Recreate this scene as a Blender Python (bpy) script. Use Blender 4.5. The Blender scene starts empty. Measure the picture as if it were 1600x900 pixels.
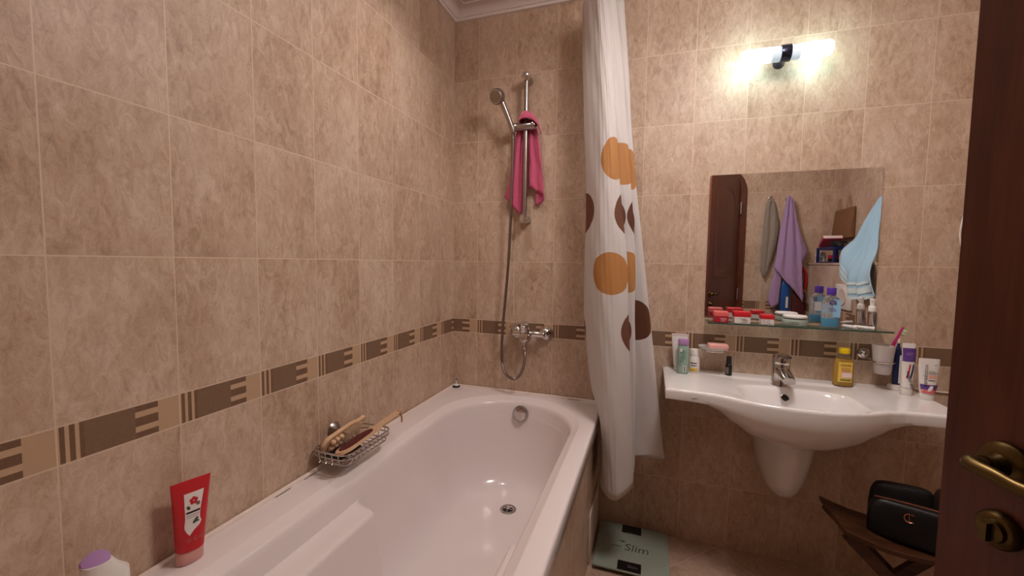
import bpy, bmesh, math, random
from mathutils import Vector, Matrix
random.seed(7)
PI = math.pi
scene = bpy.context.scene
COL = scene.collection
ORIG = {}                      # world origin of every parent object (translations only)

# ------------------------------------------------------------------ colour
def lin(c):
    c /= 255.0
    return c/12.92 if c <= .04045 else ((c+.055)/1.055)**2.4
def rgb(r, g, b): return (lin(r), lin(g), lin(b), 1.0)

# ------------------------------------------------------------------ geometry collectors
class G:
    def __init__(s): s.v = []; s.f = []; s.uv = None
    def add(s, o):
        n = len(s.v); s.v += [Vector(p) for p in o.v]; s.f += [tuple(i+n for i in f) for f in o.f]; return s
    def xf(s, m): s.v = [m @ Vector(p) for p in s.v]; return s
    def mv(s, x=0, y=0, z=0): return s.xf(Matrix.Translation((x, y, z)))
    def rot(s, axis, deg, about=(0, 0, 0)):
        a = Vector(about)
        return s.xf(Matrix.Translation(a) @ Matrix.Rotation(math.radians(deg), 4, axis) @ Matrix.Translation(-a))
    def scl(s, x, y, z, about=(0, 0, 0)):
        a = Vector(about)
        return s.xf(Matrix.Translation(a) @ Matrix.Diagonal((x, y, z, 1)) @ Matrix.Translation(-a))

def gbm(bm):
    g = G(); bm.verts.ensure_lookup_table()
    for i, v in enumerate(bm.verts): v.index = i
    g.v = [v.co.copy() for v in bm.verts]; g.f = [tuple(v.index for v in f.verts) for f in bm.faces]
    bm.free(); return g

def box(x0, x1, y0, y1, z0, z1, bev=0, seg=2):
    bm = bmesh.new(); bmesh.ops.create_cube(bm, size=1)
    for v in bm.verts:
        v.co = Vector(((x0+x1)/2 + v.co.x*(x1-x0), (y0+y1)/2 + v.co.y*(y1-y0), (z0+z1)/2 + v.co.z*(z1-z0)))
    if bev > 0:
        bmesh.ops.bevel(bm, geom=bm.edges[:], offset=bev, segments=seg, affect='EDGES', profile=.5)
    return gbm(bm)

def loft(rings, cap0=True, cap1=True, closed=True):
    g = G(); n = len(rings[0])
    for r in rings: g.v += [Vector(p) for p in r]
    for i in range(len(rings)-1):
        for j in range(n if closed else n-1):
            a = i*n+j; b = i*n+(j+1) % n
            g.f.append((a, b, b+n, a+n))
    if cap0: g.f.append(tuple(range(n-1, -1, -1)))
    if cap1: g.f.append(tuple((len(rings)-1)*n+j for j in range(n)))
    return g

def circ(r, z, n=24, cx=0, cy=0, ry=None, e=2.0):
    ry = r if ry is None else ry; out = []
    for k in range(n):
        a = 2*PI*k/n; c, s = math.cos(a), math.sin(a)
        out.append((cx + r*math.copysign(abs(c)**(2/e), c), cy + ry*math.copysign(abs(s)**(2/e), s), z))
    return out

def lathe(prof, n=28, cx=0, cy=0, cz=0, sy=1.0, e=2.0):
    return loft([circ(max(r, 1e-4), z+cz, n, cx, cy, max(r, 1e-4)*sy, e) for r, z in prof])

def frame(d):
    d = Vector(d).normalized(); up = Vector((0, 0, 1)) if abs(d.z) < .95 else Vector((1, 0, 0))
    a = d.cross(up).normalized(); return a, a.cross(d).normalized()

def tube(pts, r, n=10, closed=False):
    P = [Vector(p) for p in pts]; m = len(P); rings = []
    a, b = None, None
    for i, p in enumerate(P):
        if closed: d = P[(i+1) % m]-P[i-1]
        else: d = (P[min(i+1, m-1)]-P[max(i-1, 0)])
        d.normalize()
        if a is None: a, b = frame(d)
        else:
            a = (a - d*a.dot(d)).normalized(); b = a.cross(d).normalized()
        rr = r[i] if isinstance(r, (list, tuple)) else r
        rings.append([p + a*math.cos(2*PI*k/n)*rr + b*math.sin(2*PI*k/n)*rr for k in range(n)])
    if closed:
        rings.append(rings[0]); return loft(rings, False, False)
    return loft(rings)

def cyl(p, q, r, n=24, bev=0, r2=None):
    p, q = Vector(p), Vector(q); d = (q-p); L = d.length; d.normalize()
    r2 = r if r2 is None else r2
    if bev <= 0: return tube([p, q], [r, r2], n)
    return tube([p, p+d*bev*.3, p+d*bev, q-d*bev, q-d*bev*.3, q], [r-bev, r-bev*.3, r, r2, r2-bev*.3, r2-bev], n)

def crv(pts, k=8):
    """Catmull-Rom through points"""
    P = [Vector(p) for p in pts]; out = []
    for i in range(len(P)-1):
        p0 = P[max(i-1, 0)]; p1 = P[i]; p2 = P[i+1]; p3 = P[min(i+2, len(P)-1)]
        for j in range(k):
            t = j/k
            out.append(.5*((2*p1)+(p2-p0)*t+(2*p0-5*p1+4*p2-p3)*t*t+(3*p1-p0-3*p2+p3)*t**3))
    out.append(P[-1]); return out

def resample(P, n):
    P = crv(P, 6); L = [0]
    for i in range(1, len(P)): L.append(L[-1]+(P[i]-P[i-1]).length)
    out = []; j = 0
    for k in range(n):
        t = L[-1]*k/(n-1)
        while j < len(L)-2 and L[j+1] < t: j += 1
        f = (t-L[j])/max(L[j+1]-L[j], 1e-9); out.append(P[j].lerp(P[j+1], min(max(f, 0), 1)))
    return out

def sheet(cols, rows=30, k=6, us=None, wob=0.0, wf=40):
    """cloth surface from columns of points (left to right, each top to bottom)"""
    C = [resample(c, rows) for c in cols]; g = G()
    grid = [crv([c[r] for c in C], k) for r in range(rows)]
    m = len(grid[0])
    for r in range(rows):
        for j, p in enumerate(grid[r]):
            w = wob*(math.sin(p.z*wf+j*.7)+math.sin(p.z*wf*.37+j*1.9)) if wob else 0
            g.v.append(p+Vector((w*.5, w, 0)))
    for r in range(rows-1):
        for j in range(m-1):
            a = r*m+j; g.f.append((a, a+1, a+m+1, a+m))
    if us:
        U = []
        for i in range(len(us)-1):
            for j in range(k): U.append(us[i]+(us[i+1]-us[i])*j/k)
        U.append(us[-1])
        g.uv = [(U[i % m], g.v[i].z) for i in range(len(g.v))]
    return g

def prism(pts2, y0, y1, plane='xz'):
    """closed polygon (a,b) extruded; plane xz along y, yz along x, xy along z"""
    def P(a, b, c):
        return {'xz': (a, c, b), 'yz': (c, a, b), 'xy': (a, b, c)}[plane]
    g = G(); n = len(pts2)
    g.v = [Vector(P(a, b, y0)) for a, b in pts2]+[Vector(P(a, b, y1)) for a, b in pts2]
    g.f = [(i, (i+1) % n, (i+1) % n+n, i+n) for i in range(n)]+[tuple(range(n-1, -1, -1)), tuple(range(n, 2*n))]
    return g

def mesh_of(name, g):
    me = bpy.data.meshes.new(name); me.from_pydata([tuple(v) for v in g.v], [], g.f); me.validate()
    bm = bmesh.new(); bm.from_mesh(me); bmesh.ops.recalc_face_normals(bm, faces=bm.faces[:]); bm.to_mesh(me); bm.free()
    if g.uv:
        l = me.uv_layers.new(name='cloth')
        for lp in me.loops: l.data[lp.index].uv = g.uv[lp.vertex_index]
    return me

def obj(name, g, m, parent=None, base=None, sharp=38, solid=0, subd=0):
    """one mesh object; vertices given in world space"""
    if parent is not None: o0 = Vector((0, 0, 0)) if False else ORIG[parent.name]
    elif base == 'world': o0 = Vector((0, 0, 0))
    else:
        xs = [v.x for v in g.v]; ys = [v.y for v in g.v]; zs = [v.z for v in g.v]
        o0 = Vector(((min(xs)+max(xs))/2, (min(ys)+max(ys))/2, min(zs)))
    g.v = [Vector(v)-o0 for v in g.v]
    me = mesh_of(name, g); o = bpy.data.objects.new(name, me); COL.objects.link(o)
    if m: me.materials.append(m)
    if parent is not None: o.parent = parent
    else: o.location = o0
    ORIG[o.name] = o0.copy()
    if sharp:
        me.polygons.foreach_set('use_smooth', [True]*len(me.polygons)); me.set_sharp_from_angle(angle=math.radians(sharp))
    if solid:
        md = o.modifiers.new('thickness', 'SOLIDIFY'); md.thickness = solid; md.offset = 0
    if subd:
        md = o.modifiers.new('smooth', 'SUBSURF'); md.levels = md.render_levels = subd
    return o

def tag(o, label, cat, group=None):
    o['label'] = label; o['category'] = cat
    if group: o['group'] = group
    return o

def thing(name, loc, label, cat, group=None):
    o = bpy.data.objects.new(name, None); COL.objects.link(o); o.location = loc; o.empty_display_size = .05
    ORIG[o.name] = Vector(loc); return tag(o, label, cat, group)

def struct(name, g, m, parent=None, **k):
    o = obj(name, g, m, parent, base='world', **k)
    if parent is None: o['kind'] = 'structure'
    return o

def text(name, body, size, m, parent, loc, mat=None, align='CENTER', depth=.0003, shear=0, sx=1.0):
    """lettering as mesh; mat = 3x3 rotation (default: upright, facing -y)"""
    cu = bpy.data.curves.new(name, 'FONT'); cu.body = body; cu.size = size; cu.extrude = depth
    cu.align_x = align; cu.align_y = 'CENTER'; cu.shear = shear; cu.resolution_u = 3
    t = bpy.data.objects.new(name+'_src', cu); COL.objects.link(t)
    bpy.context.view_layer.update()
    me = bpy.data.meshes.new_from_object(t.evaluated_get(bpy.context.evaluated_depsgraph_get()))
    bpy.data.objects.remove(t); bpy.data.curves.remove(cu)
    M = mat if mat is not None else Matrix.Rotation(PI/2, 3, 'X')
    M4 = Matrix.Translation(Vector(loc)-ORIG[parent.name]) @ M.to_4x4() @ Matrix.Diagonal((sx, 1, 1, 1))
    me.transform(M4); me.name = name
    o = bpy.data.objects.new(name, me); COL.objects.link(o); o.parent = parent
    me.materials.clear(); me.materials.append(m); ORIG[o.name] = ORIG[parent.name].copy()
    return o

# ------------------------------------------------------------------ materials
def pm(name, col, rough=.5, metal=0, spec=.5, trans=0, ior=1.45, emit=None, estr=0, sss=0, coat=0, noise=0, nscale=60, bump=0, alpha=1, sheen=0):
    m = bpy.data.materials.new(name); m.use_nodes = True; nt = m.node_tree; b = nt.nodes['Principled BSDF']
    b.inputs['Base Color'].default_value = col; b.inputs['Roughness'].default_value = rough
    b.inputs['Metallic'].default_value = metal; b.inputs['Specular IOR Level'].default_value = spec
    b.inputs['Transmission Weight'].default_value = trans; b.inputs['IOR'].default_value = ior
    b.inputs['Coat Weight'].default_value = coat; b.inputs['Alpha'].default_value = alpha
    b.inputs['Sheen Weight'].default_value = sheen
    if emit: b.inputs['Emission Color'].default_value = emit; b.inputs['Emission Strength'].default_value = estr
    if noise or bump:
        tc = nt.nodes.new('ShaderNodeTexCoord'); nz = nt.nodes.new('ShaderNodeTexNoise')
        nz.inputs['Scale'].default_value = nscale; nz.inputs['Detail'].default_value = 5
        nt.links.new(tc.outputs['Object'], nz.inputs['Vector'])
        if noise:
            mx = nt.nodes.new('ShaderNodeMix'); mx.data_type = 'RGBA'
            mx.inputs['A'].default_value = tuple(c*(1-noise) for c in col[:3])+(1,)
            mx.inputs['B'].default_value = tuple(min(1, c*(1+noise)) for c in col[:3])+(1,)
            nt.links.new(nz.outputs['Fac'], mx.inputs['Factor']); nt.links.new(mx.outputs['Result'], b.inputs['Base Color'])
        if bump:
            bp = nt.nodes.new('ShaderNodeBump'); bp.inputs['Strength'].default_value = bump; bp.inputs['Distance'].default_value = .002
            nt.links.new(nz.outputs['Fac'], bp.inputs['Height']); nt.links.new(bp.outputs['Normal'], b.inputs['Normal'])
    return m

class E:
    """tiny node-math builder"""
    nt = None
    def __init__(s, k): s.k = k
    @staticmethod
    def op(o, *a):
        n = E.nt.nodes.new('ShaderNodeMath'); n.operation = o
        for i, x in enumerate(a):
            if isinstance(x, E): E.nt.links.new(x.k, n.inputs[i])
            else: n.inputs[i].default_value = x
        return E(n.outputs[0])
    def __add__(s, o): return E.op('ADD', s, o)
    def __sub__(s, o): return E.op('SUBTRACT', s, o)
    def __mul__(s, o): return E.op('MULTIPLY', s, o)
    def __truediv__(s, o): return E.op('DIVIDE', s, o)
    def gt(s, o): return E.op('GREATER_THAN', s, o)
    def lt(s, o): return E.op('LESS_THAN', s, o)
    def floor(s): return E.op('FLOOR', s)
    def fract(s): return E.op('FRACT', s)
    def abs(s): return E.op('ABSOLUTE', s)
    def max(s, o): return E.op('MAXIMUM', s, o)
    def min(s, o): return E.op('MINIMUM', s, o)
    def between(s, a, b): return s.gt(a)*s.lt(b)

def mixc(f, a, b):
    n = E.nt.nodes.new('ShaderNodeMix'); n.data_type = 'RGBA'
    for key, x in (('Factor', f), ('A', a), ('B', b)):
        if isinstance(x, E): E.nt.links.new(x.k, n.inputs[key])
        else: n.inputs[key].default_value = x
    return E(n.outputs['Result'])

def ramp(f, stops, const=False):
    n = E.nt.nodes.new('ShaderNodeValToRGB'); cr = n.color_ramp
    if const: cr.interpolation = 'CONSTANT'
    while len(cr.elements) < len(stops): cr.elements.new(.5)
    for e, (p, c) in zip(cr.elements, stops): e.position = p; e.color = c
    E.nt.links.new(f.k, n.inputs[0]); return E(n.outputs['Color'])

def combine(x, y, z):
    n = E.nt.nodes.new('ShaderNodeCombineXYZ')
    for i, a in enumerate((x, y, z)):
        if isinstance(a, E): E.nt.links.new(a.k, n.inputs[i])
        else: n.inputs[i].default_value = a
    return E(n.outputs[0])

def noise(vec, scale, detail=5, rough=.55, dist=0):
    n = E.nt.nodes.new('ShaderNodeTexNoise'); n.inputs['Scale'].default_value = scale
    n.inputs['Detail'].default_value = detail; n.inputs['Roughness'].default_value = rough; n.inputs['Distortion'].default_value = dist
    E.nt.links.new(vec.k, n.inputs['Vector']); return E(n.outputs['Fac'])

def wnoise(vec):
    n = E.nt.nodes.new('ShaderNodeTexWhiteNoise'); E.nt.links.new(vec.k, n.inputs['Vector']); return E(n.outputs['Value'])

def position():
    g = E.nt.nodes.new('ShaderNodeNewGeometry'); s = E.nt.nodes.new('ShaderNodeSeparateXYZ')
    E.nt.links.new(g.outputs['Position'], s.inputs[0]); return [E(s.outputs[i]) for i in range(3)]

ZB1, ZB0, TW, TH = .945, .875, .2, .301     # decor band top / bottom, tile width / height
T_DK = rgb(144, 117, 96); T_MD = rgb(187, 159, 135); T_LT = rgb(214, 191, 170)
GROUT = rgb(220, 198, 174); B_DK = rgb(102, 72, 52); B_MID = rgb(118, 92, 72); B_LT = rgb(196, 165, 134)

def travertine(s, z, tid, stretch=.45):
    off = wnoise(tid)
    v = combine(s+off*13.0, z*stretch+off*7.0, off*5.0)
    n1 = noise(v, 6, 4, .55, .3)
    v2 = combine(s*1.0+off*3.1, z*.46+off*9.0, off)
    n2 = noise(v2, 52, 8, .76, .8)
    n3 = noise(combine(s+off*2.0, z*.8+off*4.0, off), 150, 4, .7, 1.2)
    patch = noise(combine(s+off*5.0, z*.6+off*2.0, off*3.0), 16, 3, .5)
    f = n1*.48-.03+(n2-.5)*(patch*1.5+.1)*.9+.21+n3*.17+(off-.5)*.05+patch*.12
    c = ramp(f, [(.29, T_DK), (.50, T_MD), (.71, T_LT)])
    return c, n2, n3

def tile_mat(name, axis, sign, phase, band=True, rough=.42):
    m = bpy.data.materials.new(name); m.use_nodes = True; nt = m.node_tree; E.nt = nt; b = nt.nodes['Principled BSDF']
    p = position(); s = p[0] if axis == 'x' else p[1]; z = p[2]
    s = s*sign+phase
    up = z.gt(ZB1); dn = z.lt(ZB0)
    zr = (z-ZB1)/TH*up+((z-ZB0)/TH)*dn
    row = zr.floor()+up*20.0
    f = (s/TW).fract(); colm = (s/TW).floor()
    inband = (E.op('SUBTRACT', 1.0, up))*(E.op('SUBTRACT', 1.0, dn)) if band else z*0.0
    jw = .0016/TW; jh = .0016/TH
    wob = noise(combine(s, z, .3), 14, 2)*.0014/TW
    js = (f.lt(jw+0.001).max(f.gt(1-jw-.001)))
    js = f.lt(wob*.8+jw*.42).max(f.gt(E.op('SUBTRACT', 1.0, wob*.8+jw*.42)))
    fz = zr.fract()
    jz = fz.lt(wob*.5+jh*.5).max(fz.gt(E.op('SUBTRACT', 1.0, wob*.5+jh*.5)))*(up.max(dn) if band else 1.0)
    jb = ((z-ZB1).abs().lt(.0016)).max((z-ZB0).abs().lt(.0016)) if band else z*0.0
    joint = js.max(jz).max(jb)
    base, n2, n3 = travertine(s, z, combine(colm, row, inband))
    # decorated listello
    v = (z-ZB0)/(ZB1-ZB0)
    dark = f.between(.018, .055).max(f.between(.085, .125)).max(f.between(.155, .585))
    fing = f.between(.584, .79)*(v.gt(.80).max(v.between(.37, .63)).max(v.lt(.20)))
    hatch = ((z*900.0+n2*4.0)).fract()
    dcol = mixc(f.between(.19, .585), B_DK, mixc(hatch.lt(.5)*.45, B_MID, B_DK))
    diag = ((s*420.0+z*420.0)).fract().lt(.45)
    bl = mixc(f.gt(.79)*diag*.5, B_LT, rgb(170, 138, 108))
    bcol = mixc(dark.max(fing), bl, dcol)
    bcol = mixc(n3*.25, bcol, B_LT)
    c = mixc(inband, base, bcol)
    c = mixc(joint*(noise(combine(s, z, 2.0), 5, 2)*.5+.6), c, GROUT)
    nt.links.new(c.k, b.inputs['Base Color'])
    b.inputs['Roughness'].default_value = rough; b.inputs['Specular IOR Level'].default_value = .35
    h = n2*.5+n3*.35-joint*1.3
    bp = nt.nodes.new('ShaderNodeBump'); bp.inputs['Strength'].default_value = .35; bp.inputs['Distance'].default_value = .0025
    nt.links.new(h.k, bp.inputs['Height']); nt.links.new(bp.outputs['Normal'], b.inputs['Normal'])
    return m

def floor_mat():
    m = bpy.data.materials.new('floor_tile'); m.use_nodes = True; nt = m.node_tree; E.nt = nt; b = nt.nodes['Principled BSDF']
    x, y, z = position(); q = math.sqrt(.5)
    u = ((x-1.281)*q+(y+.019)*q)/.33; w = ((y+.019)*q-(x-1.281)*q)/.33
    fu = u.fract(); fw = w.fract(); j = .006
    joint = fu.lt(j).max(fu.gt(1-j)).max(fw.lt(j)).max(fw.gt(1-j))
    base, n2, n3 = travertine(u*.33, w*.33, combine(u.floor(), w.floor(), 3.0), .5)
    c = mixc(joint*.7, mixc(.25, base, rgb(140, 105, 85)), GROUT)
    nt.links.new(c.k, b.inputs['Base Color']); b.inputs['Roughness'].default_value = .4
    return m

def wood_mat(name, dark, light, scale=1.0, rough=.38, axis='z'):
    m = bpy.data.materials.new(name); m.use_nodes = True; nt = m.node_tree; E.nt = nt; b = nt.nodes['Principled BSDF']
    x, y, z = position()
    v = combine(x*14.0*scale, y*14.0*scale, z*1.1*scale) if axis == 'z' else combine(x*1.6*scale, y*14.0*scale, z*14.0*scale)
    f = noise(v, 2.4, 6, .6, .9)*.75+noise(v, 14, 4, .6)*.3
    c = ramp(f, [(.34, dark), (.66, light)])
    nt.links.new(c.k, b.inputs['Base Color']); b.inputs['Roughness'].default_value = rough; b.inputs['Specular IOR Level'].default_value = .4
    bp = nt.nodes.new('ShaderNodeBump'); bp.inputs['Strength'].default_value = .12; bp.inputs['Distance'].default_value = .001
    nt.links.new(f.k, bp.inputs['Height']); nt.links.new(bp.outputs['Normal'], b.inputs['Normal'])
    return m

def curtain_mat():
    m = bpy.data.materials.new('curtain_cloth'); m.use_nodes = True; nt = m.node_tree; E.nt = nt; b = nt.nodes['Principled BSDF']
    uv = nt.nodes.new('ShaderNodeUVMap'); uv.uv_map = 'cloth'; s = nt.nodes.new('ShaderNodeSeparateXYZ')
    nt.links.new(uv.outputs[0], s.inputs[0]); u, z = E(s.outputs[0]), E(s.outputs[1])
    OC = rgb(203, 146, 88); BR = rgb(110, 70, 50); BR2 = rgb(126, 84, 66)
    dots = [(.335, 1.652, OC), (.415, 1.648, OC), (.485, 1.640, OC), (.655, 1.63, OC), (.13, 1.455, BR2), (.405, 1.437, BR2), (.575, 1.428, BR), (.298, 1.205, OC), (.475, 1.21, OC),
            (.07, .965, BR2), (.415, .975, BR2), (.63, 1.012, BR), (.80, 1.23, OC), (.80, 1.66, OC)]
    fine = noise(combine(u*600.0, z*600.0, 0.0), 1, 2)
    c = mixc(fine*.3, rgb(226, 220, 216), rgb(240, 236, 233))
    for a, h, k in dots:
        d = E.op('SQRT', (u-a)*(u-a)+(z-h)*(z-h)); c = mixc(d.lt(.083), c, k)
    nt.links.new(c.k, b.inputs['Base Color']); b.inputs['Roughness'].default_value = .55; b.inputs['Specular IOR Level'].default_value = .3
    cr = noise(combine(u*1.0, z*.6, 0.0), 22, 4, .5, .6)
    crease = (z*1.0-1.082).abs().lt(.0012).max((z-.94).abs().lt(.0008))
    bp = nt.nodes.new('ShaderNodeBump'); bp.inputs['Strength'].default_value = .35; bp.inputs['Distance'].default_value = .006
    h = cr-crease*.35
    nt.links.new(h.k, bp.inputs['Height']); nt.links.new(bp.outputs['Normal'], b.inputs['Normal'])
    tr = nt.nodes.new('ShaderNodeBsdfTranslucent'); nt.links.new(c.k, tr.inputs['Color'])
    mx = nt.nodes.new('ShaderNodeMixShader'); mx.inputs[0].default_value = .28
    out = nt.nodes['Material Output']
    nt.links.new(b.outputs[0], mx.inputs[1]); nt.links.new(tr.outputs[0], mx.inputs[2]); nt.links.new(mx.outputs[0], out.inputs[0])
    return m

def terry(name, col, dark=.25):
    return pm(name, col, .95, noise=dark, nscale=320, bump=.8, sheen=.3)

M = dict(
    white=pm('white_acrylic', rgb(236, 226, 224), .16, spec=.5, coat=.3),
    ceramic=pm('white_ceramic', rgb(238, 234, 232), .12, spec=.5, coat=.4),
    plaster=pm('white_plaster', rgb(226, 214, 208), .8, noise=.03, nscale=30),
    chrome=pm('chrome', rgb(210, 205, 202), .12, 1, noise=.1, nscale=40),
    satin=pm('satin_chrome', rgb(175, 168, 163), .28, 1, noise=.12, nscale=60),
    hosem=pm('hose_metal', rgb(150, 138, 130), .33, 1, noise=.2, nscale=500),
    brass=pm('antique_brass', rgb(98, 80, 48), .38, 1, noise=.25, nscale=90),
    black=pm('black_plastic', rgb(22, 20, 20), .35),
    rubber=pm('black_rubber', rgb(26, 23, 22), .7),
    wplastic=pm('white_plastic', rgb(233, 228, 222), .35),
    offwhite=pm('offwhite_plastic', rgb(220, 205, 192), .4),
    caulk=pm('sealant', rgb(232, 216, 205), .5),
    mirror=pm('mirror_silver', (.94, .94, .94, 1), .0, 1),
    glass=pm('shelf_glass', rgb(226, 244, 236), .02, trans=1, ior=1.45),
    glassedge=pm('shelf_edge', rgb(86, 116, 98), .15, trans=.5),
    red=pm('red_plastic', rgb(196, 32, 42), .35), redtube=pm('red_tube', rgb(196, 40, 46), .38),
    redlid=pm('red_lid', rgb(206, 36, 44), .4), pinklid=pm('coral_lid', rgb(224, 104, 100), .4), palecap=pm('pale_rose_cap', rgb(216, 158, 150), .35), maroon=pm('maroon_fabric', rgb(84, 30, 30), .7), crimson=pm('crimson_card', rgb(176, 30, 50), .45),
    card=pm('white_card', rgb(232, 222, 216), .5), paper=pm('paper_label', rgb(232, 224, 218), .6),
    ink=pm('ink', rgb(40, 34, 34), .6), inkgrey=pm('grey_ink', rgb(110, 102, 100), .6), inkwhite=pm('white_ink', rgb(235, 214, 212), .6), inkrose=pm('rose_ink', rgb(214, 110, 110), .6),
    lilac=pm('lilac_plastic', rgb(178, 138, 190), .35), purple=pm('purple_plastic', rgb(88, 52, 160), .35), violet=pm('violet_print', rgb(98, 66, 140), .45),
    mint=pm('mint_plastic', rgb(152, 180, 164), .35), mintdark=pm('mint_ink', rgb(92, 128, 108), .5),
    yellowcap=pm('yellow_cap', rgb(236, 200, 24), .3), yellow=pm('yellow_liquid', rgb(255, 208, 104), .1, trans=.5, ior=1.2),
    yellowlabel=pm('yellow_label', rgb(232, 192, 84), .4), peach=pm('peach_print', rgb(236, 176, 150), .5), green=pm('green_print', rgb(84, 124, 70), .5),
    clear=pm('clear_plastic', rgb(236, 242, 246), .04, trans=1, ior=1.18), bluebody=pm('blue_lotion', rgb(226, 242, 252), .06, trans=.9, ior=1.12),
    blueliq=pm('blue_liquid', rgb(70, 186, 226), .15, trans=.4), navy=pm('navy_plastic', rgb(30, 42, 92), .35), navyp=pm('navy_print', rgb(36, 44, 110), .5),
    jarglass=pm('jar_glass', rgb(222, 234, 226), .08, trans=.8, ior=1.3), cream=pm('cream_fill', rgb(214, 222, 212), .5),
    frost=pm('frosted_glass', rgb(236, 230, 224), .4, trans=.55, ior=1.2), soap=pm('pink_soap', rgb(240, 176, 168), .35, noise=.06, nscale=30),
    magenta=pm('magenta_plastic', rgb(188, 40, 110), .35), lime=pm('lime_bristle', rgb(130, 190, 80), .6),
    wood=pm('light_wood', rgb(214, 176, 140), .5, noise=.14, nscale=25), pad=pm('dark_red_pad', rgb(92, 30, 28), .85, noise=.25, nscale=600, bump=.5),
    bristle=pm('bristle', rgb(206, 176, 146), .8), leather=pm('leather_loop', rgb(176, 132, 98), .7),
    pink=terry('pink_terry', rgb(206, 92, 126), .2), greyc=terry('grey_terry', rgb(150, 138, 124), .2), lilacc=terry('lilac_terry', rgb(176, 146, 188), .2), bluec=terry('blue_terry', rgb(160, 196, 216), .18),
    blueband=terry('pale_border', rgb(204, 220, 222), .1),
    scale=pm('scale_glass', rgb(150, 160, 146), .12, noise=.05, nscale=8), leatherblk=pm("black_vinyl", rgb(8, 6, 7), .45, bump=.25, nscale=160), rosegold=pm('rose_gold', rgb(226, 160, 130), .25, 1),
    brownbag=pm('brown_bag', rgb(52, 34, 28), .5, bump=.3, nscale=90), nylon=pm("black_nylon", rgb(14, 11, 11), .6, bump=.4, nscale=200),
    kraft=pm('kraft_paper', rgb(134, 94, 64), .85, noise=.12, nscale=40, bump=.4), pinkbox=pm('pink_card', rgb(206, 84, 112), .5),
    skyfilm=pm('sky_film', rgb(150, 200, 232), .3), bluebag=pm('blue_film', rgb(34, 84, 150), .3, bump=.5, nscale=40), greenfeather=pm('grey_green_ink', rgb(70, 84, 66), .6),
)
WOOD = wood_mat('door_wood', rgb(78, 38, 24), rgb(108, 56, 36))
STOOLW = wood_mat('stool_wood', rgb(48, 26, 15), rgb(80, 46, 26), 1.6, axis='x')
W_LEFT = tile_mat('left_wall_tile', 'y', 1, .1406)
W_BACK = tile_mat('back_wall_tile', 'x', 1, -.1337)
W_RIGHT = tile_mat('right_wall_tile', 'y', -1, .05)
W_FRONT = tile_mat('front_wall_tile', 'x', -1, .06)
T_APRON = tile_mat('apron_tile', 'y', 1, .04, band=False)
T_LEDGE = tile_mat('ledge_tile', 'y', -1, .09)

# ------------------------------------------------------------------ room shell
RW, FY, CZ = 2.361, -2.0, 2.50
struct('floor', box(-.1, RW+.1, -3.2, .1, -.1, 0), floor_mat(), sharp=0)
struct('ceiling', box(-.1, RW+.1, FY-.14, .1, CZ, CZ+.1), M['plaster'], sharp=0)
struct('wall_left', box(-.1, 0, FY-.14, 0, 0, CZ), W_LEFT, sharp=0)
struct('wall_back', box(-.1, RW+.1, 0, .1, 0, CZ), W_BACK, sharp=0)
struct('wall_right', box(RW, RW+.1, FY-.14, 0, 0, CZ), W_RIGHT, sharp=0)
# front wall with an arched doorway
DX0, DX1, DSP, DCR = .915, 1.672, 1.86, 2.10
def arch(x0, x1, sp, cr, n=18):
    cx = (x0+x1)/2; a = (x1-x0)/2
    return [(cx+a*math.cos(PI*k/n), sp+(cr-sp)*math.sin(PI*k/n)) for k in range(n+1)]
g = G()
g.add(box(0, DX0-.055, FY-.14, FY, 0, CZ)); g.add(box(DX1+.055, RW, FY-.14, FY, 0, CZ))
ar = arch(DX0-.055, DX1+.055, DSP, DCR+.055)
g.add(prism([(DX0-.055, CZ)] + [(DX1+.055, CZ)] + ar, FY-.14, FY))
struct('wall_front', g, W_FRONT, sharp=0)
# door casing
inner = [(DX1, 0)]+arch(DX0, DX1, DSP, DCR)+[(DX0, 0)]
outer = [(DX1+.055, 0)]+arch(DX0-.055, DX1+.055, DSP, DCR+.055)+[(DX0-.055, 0)]
g = G(); n = len(inner)
for y in (FY-.145, FY+.012):
    g.v += [Vector((a, y, b)) for a, b in inner]+[Vector((a, y, b)) for a, b in outer]
for i in range(n-1):
    g.f += [(i, i+1, n+i+1, n+i), (2*n+i, 3*n+i, 3*n+i+1, 2*n+i+1), (i, 2*n+i, 2*n+i+1, i+1), (n+i, n+i+1, 3*n+i+1, 3*n+i)]
for i in (0, n-1): g.f.append((i, n+i, 3*n+i, 2*n+i))
struct('trim_2', g, WOOD)
# cornice round the room
prof = [(0, 2.443), (.014, 2.443), (.017, 2.447), (.017, 2.453), (.024, 2.455), (.030, 2.462), (.040, 2.468), (.054, 2.473), (.070, 2.476), (.082, 2.477),
        (.084, 2.471), (.094, 2.471), (.096, 2.480), (.106, 2.480), (.108, 2.474), (.118, 2.474), (.120, 2.484), (.145, 2.488), (.160, 2.492), (.162, CZ), (0, CZ)]
def ring(d, z): return [(d, -d, z), (RW-d, -d, z), (RW-d, FY+d, z), (d, FY+d, z)]
struct('trim_1', loft([ring(d, z) for d, z in prof], False, False), M['plaster'], sharp=25)
# boxed-in cistern along the right wall
struct('wall_ledge', box(2.19, RW, FY, -.70, 0, 1.255).add(box(2.184, RW, FY, -.695, 1.255, 1.268)), T_LEDGE, sharp=0)
# tiled deck between the tub and the front wall
struct('wall_tub_end', box(0, .775, FY, -1.71, 0, .575), T_APRON, sharp=0)

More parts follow.
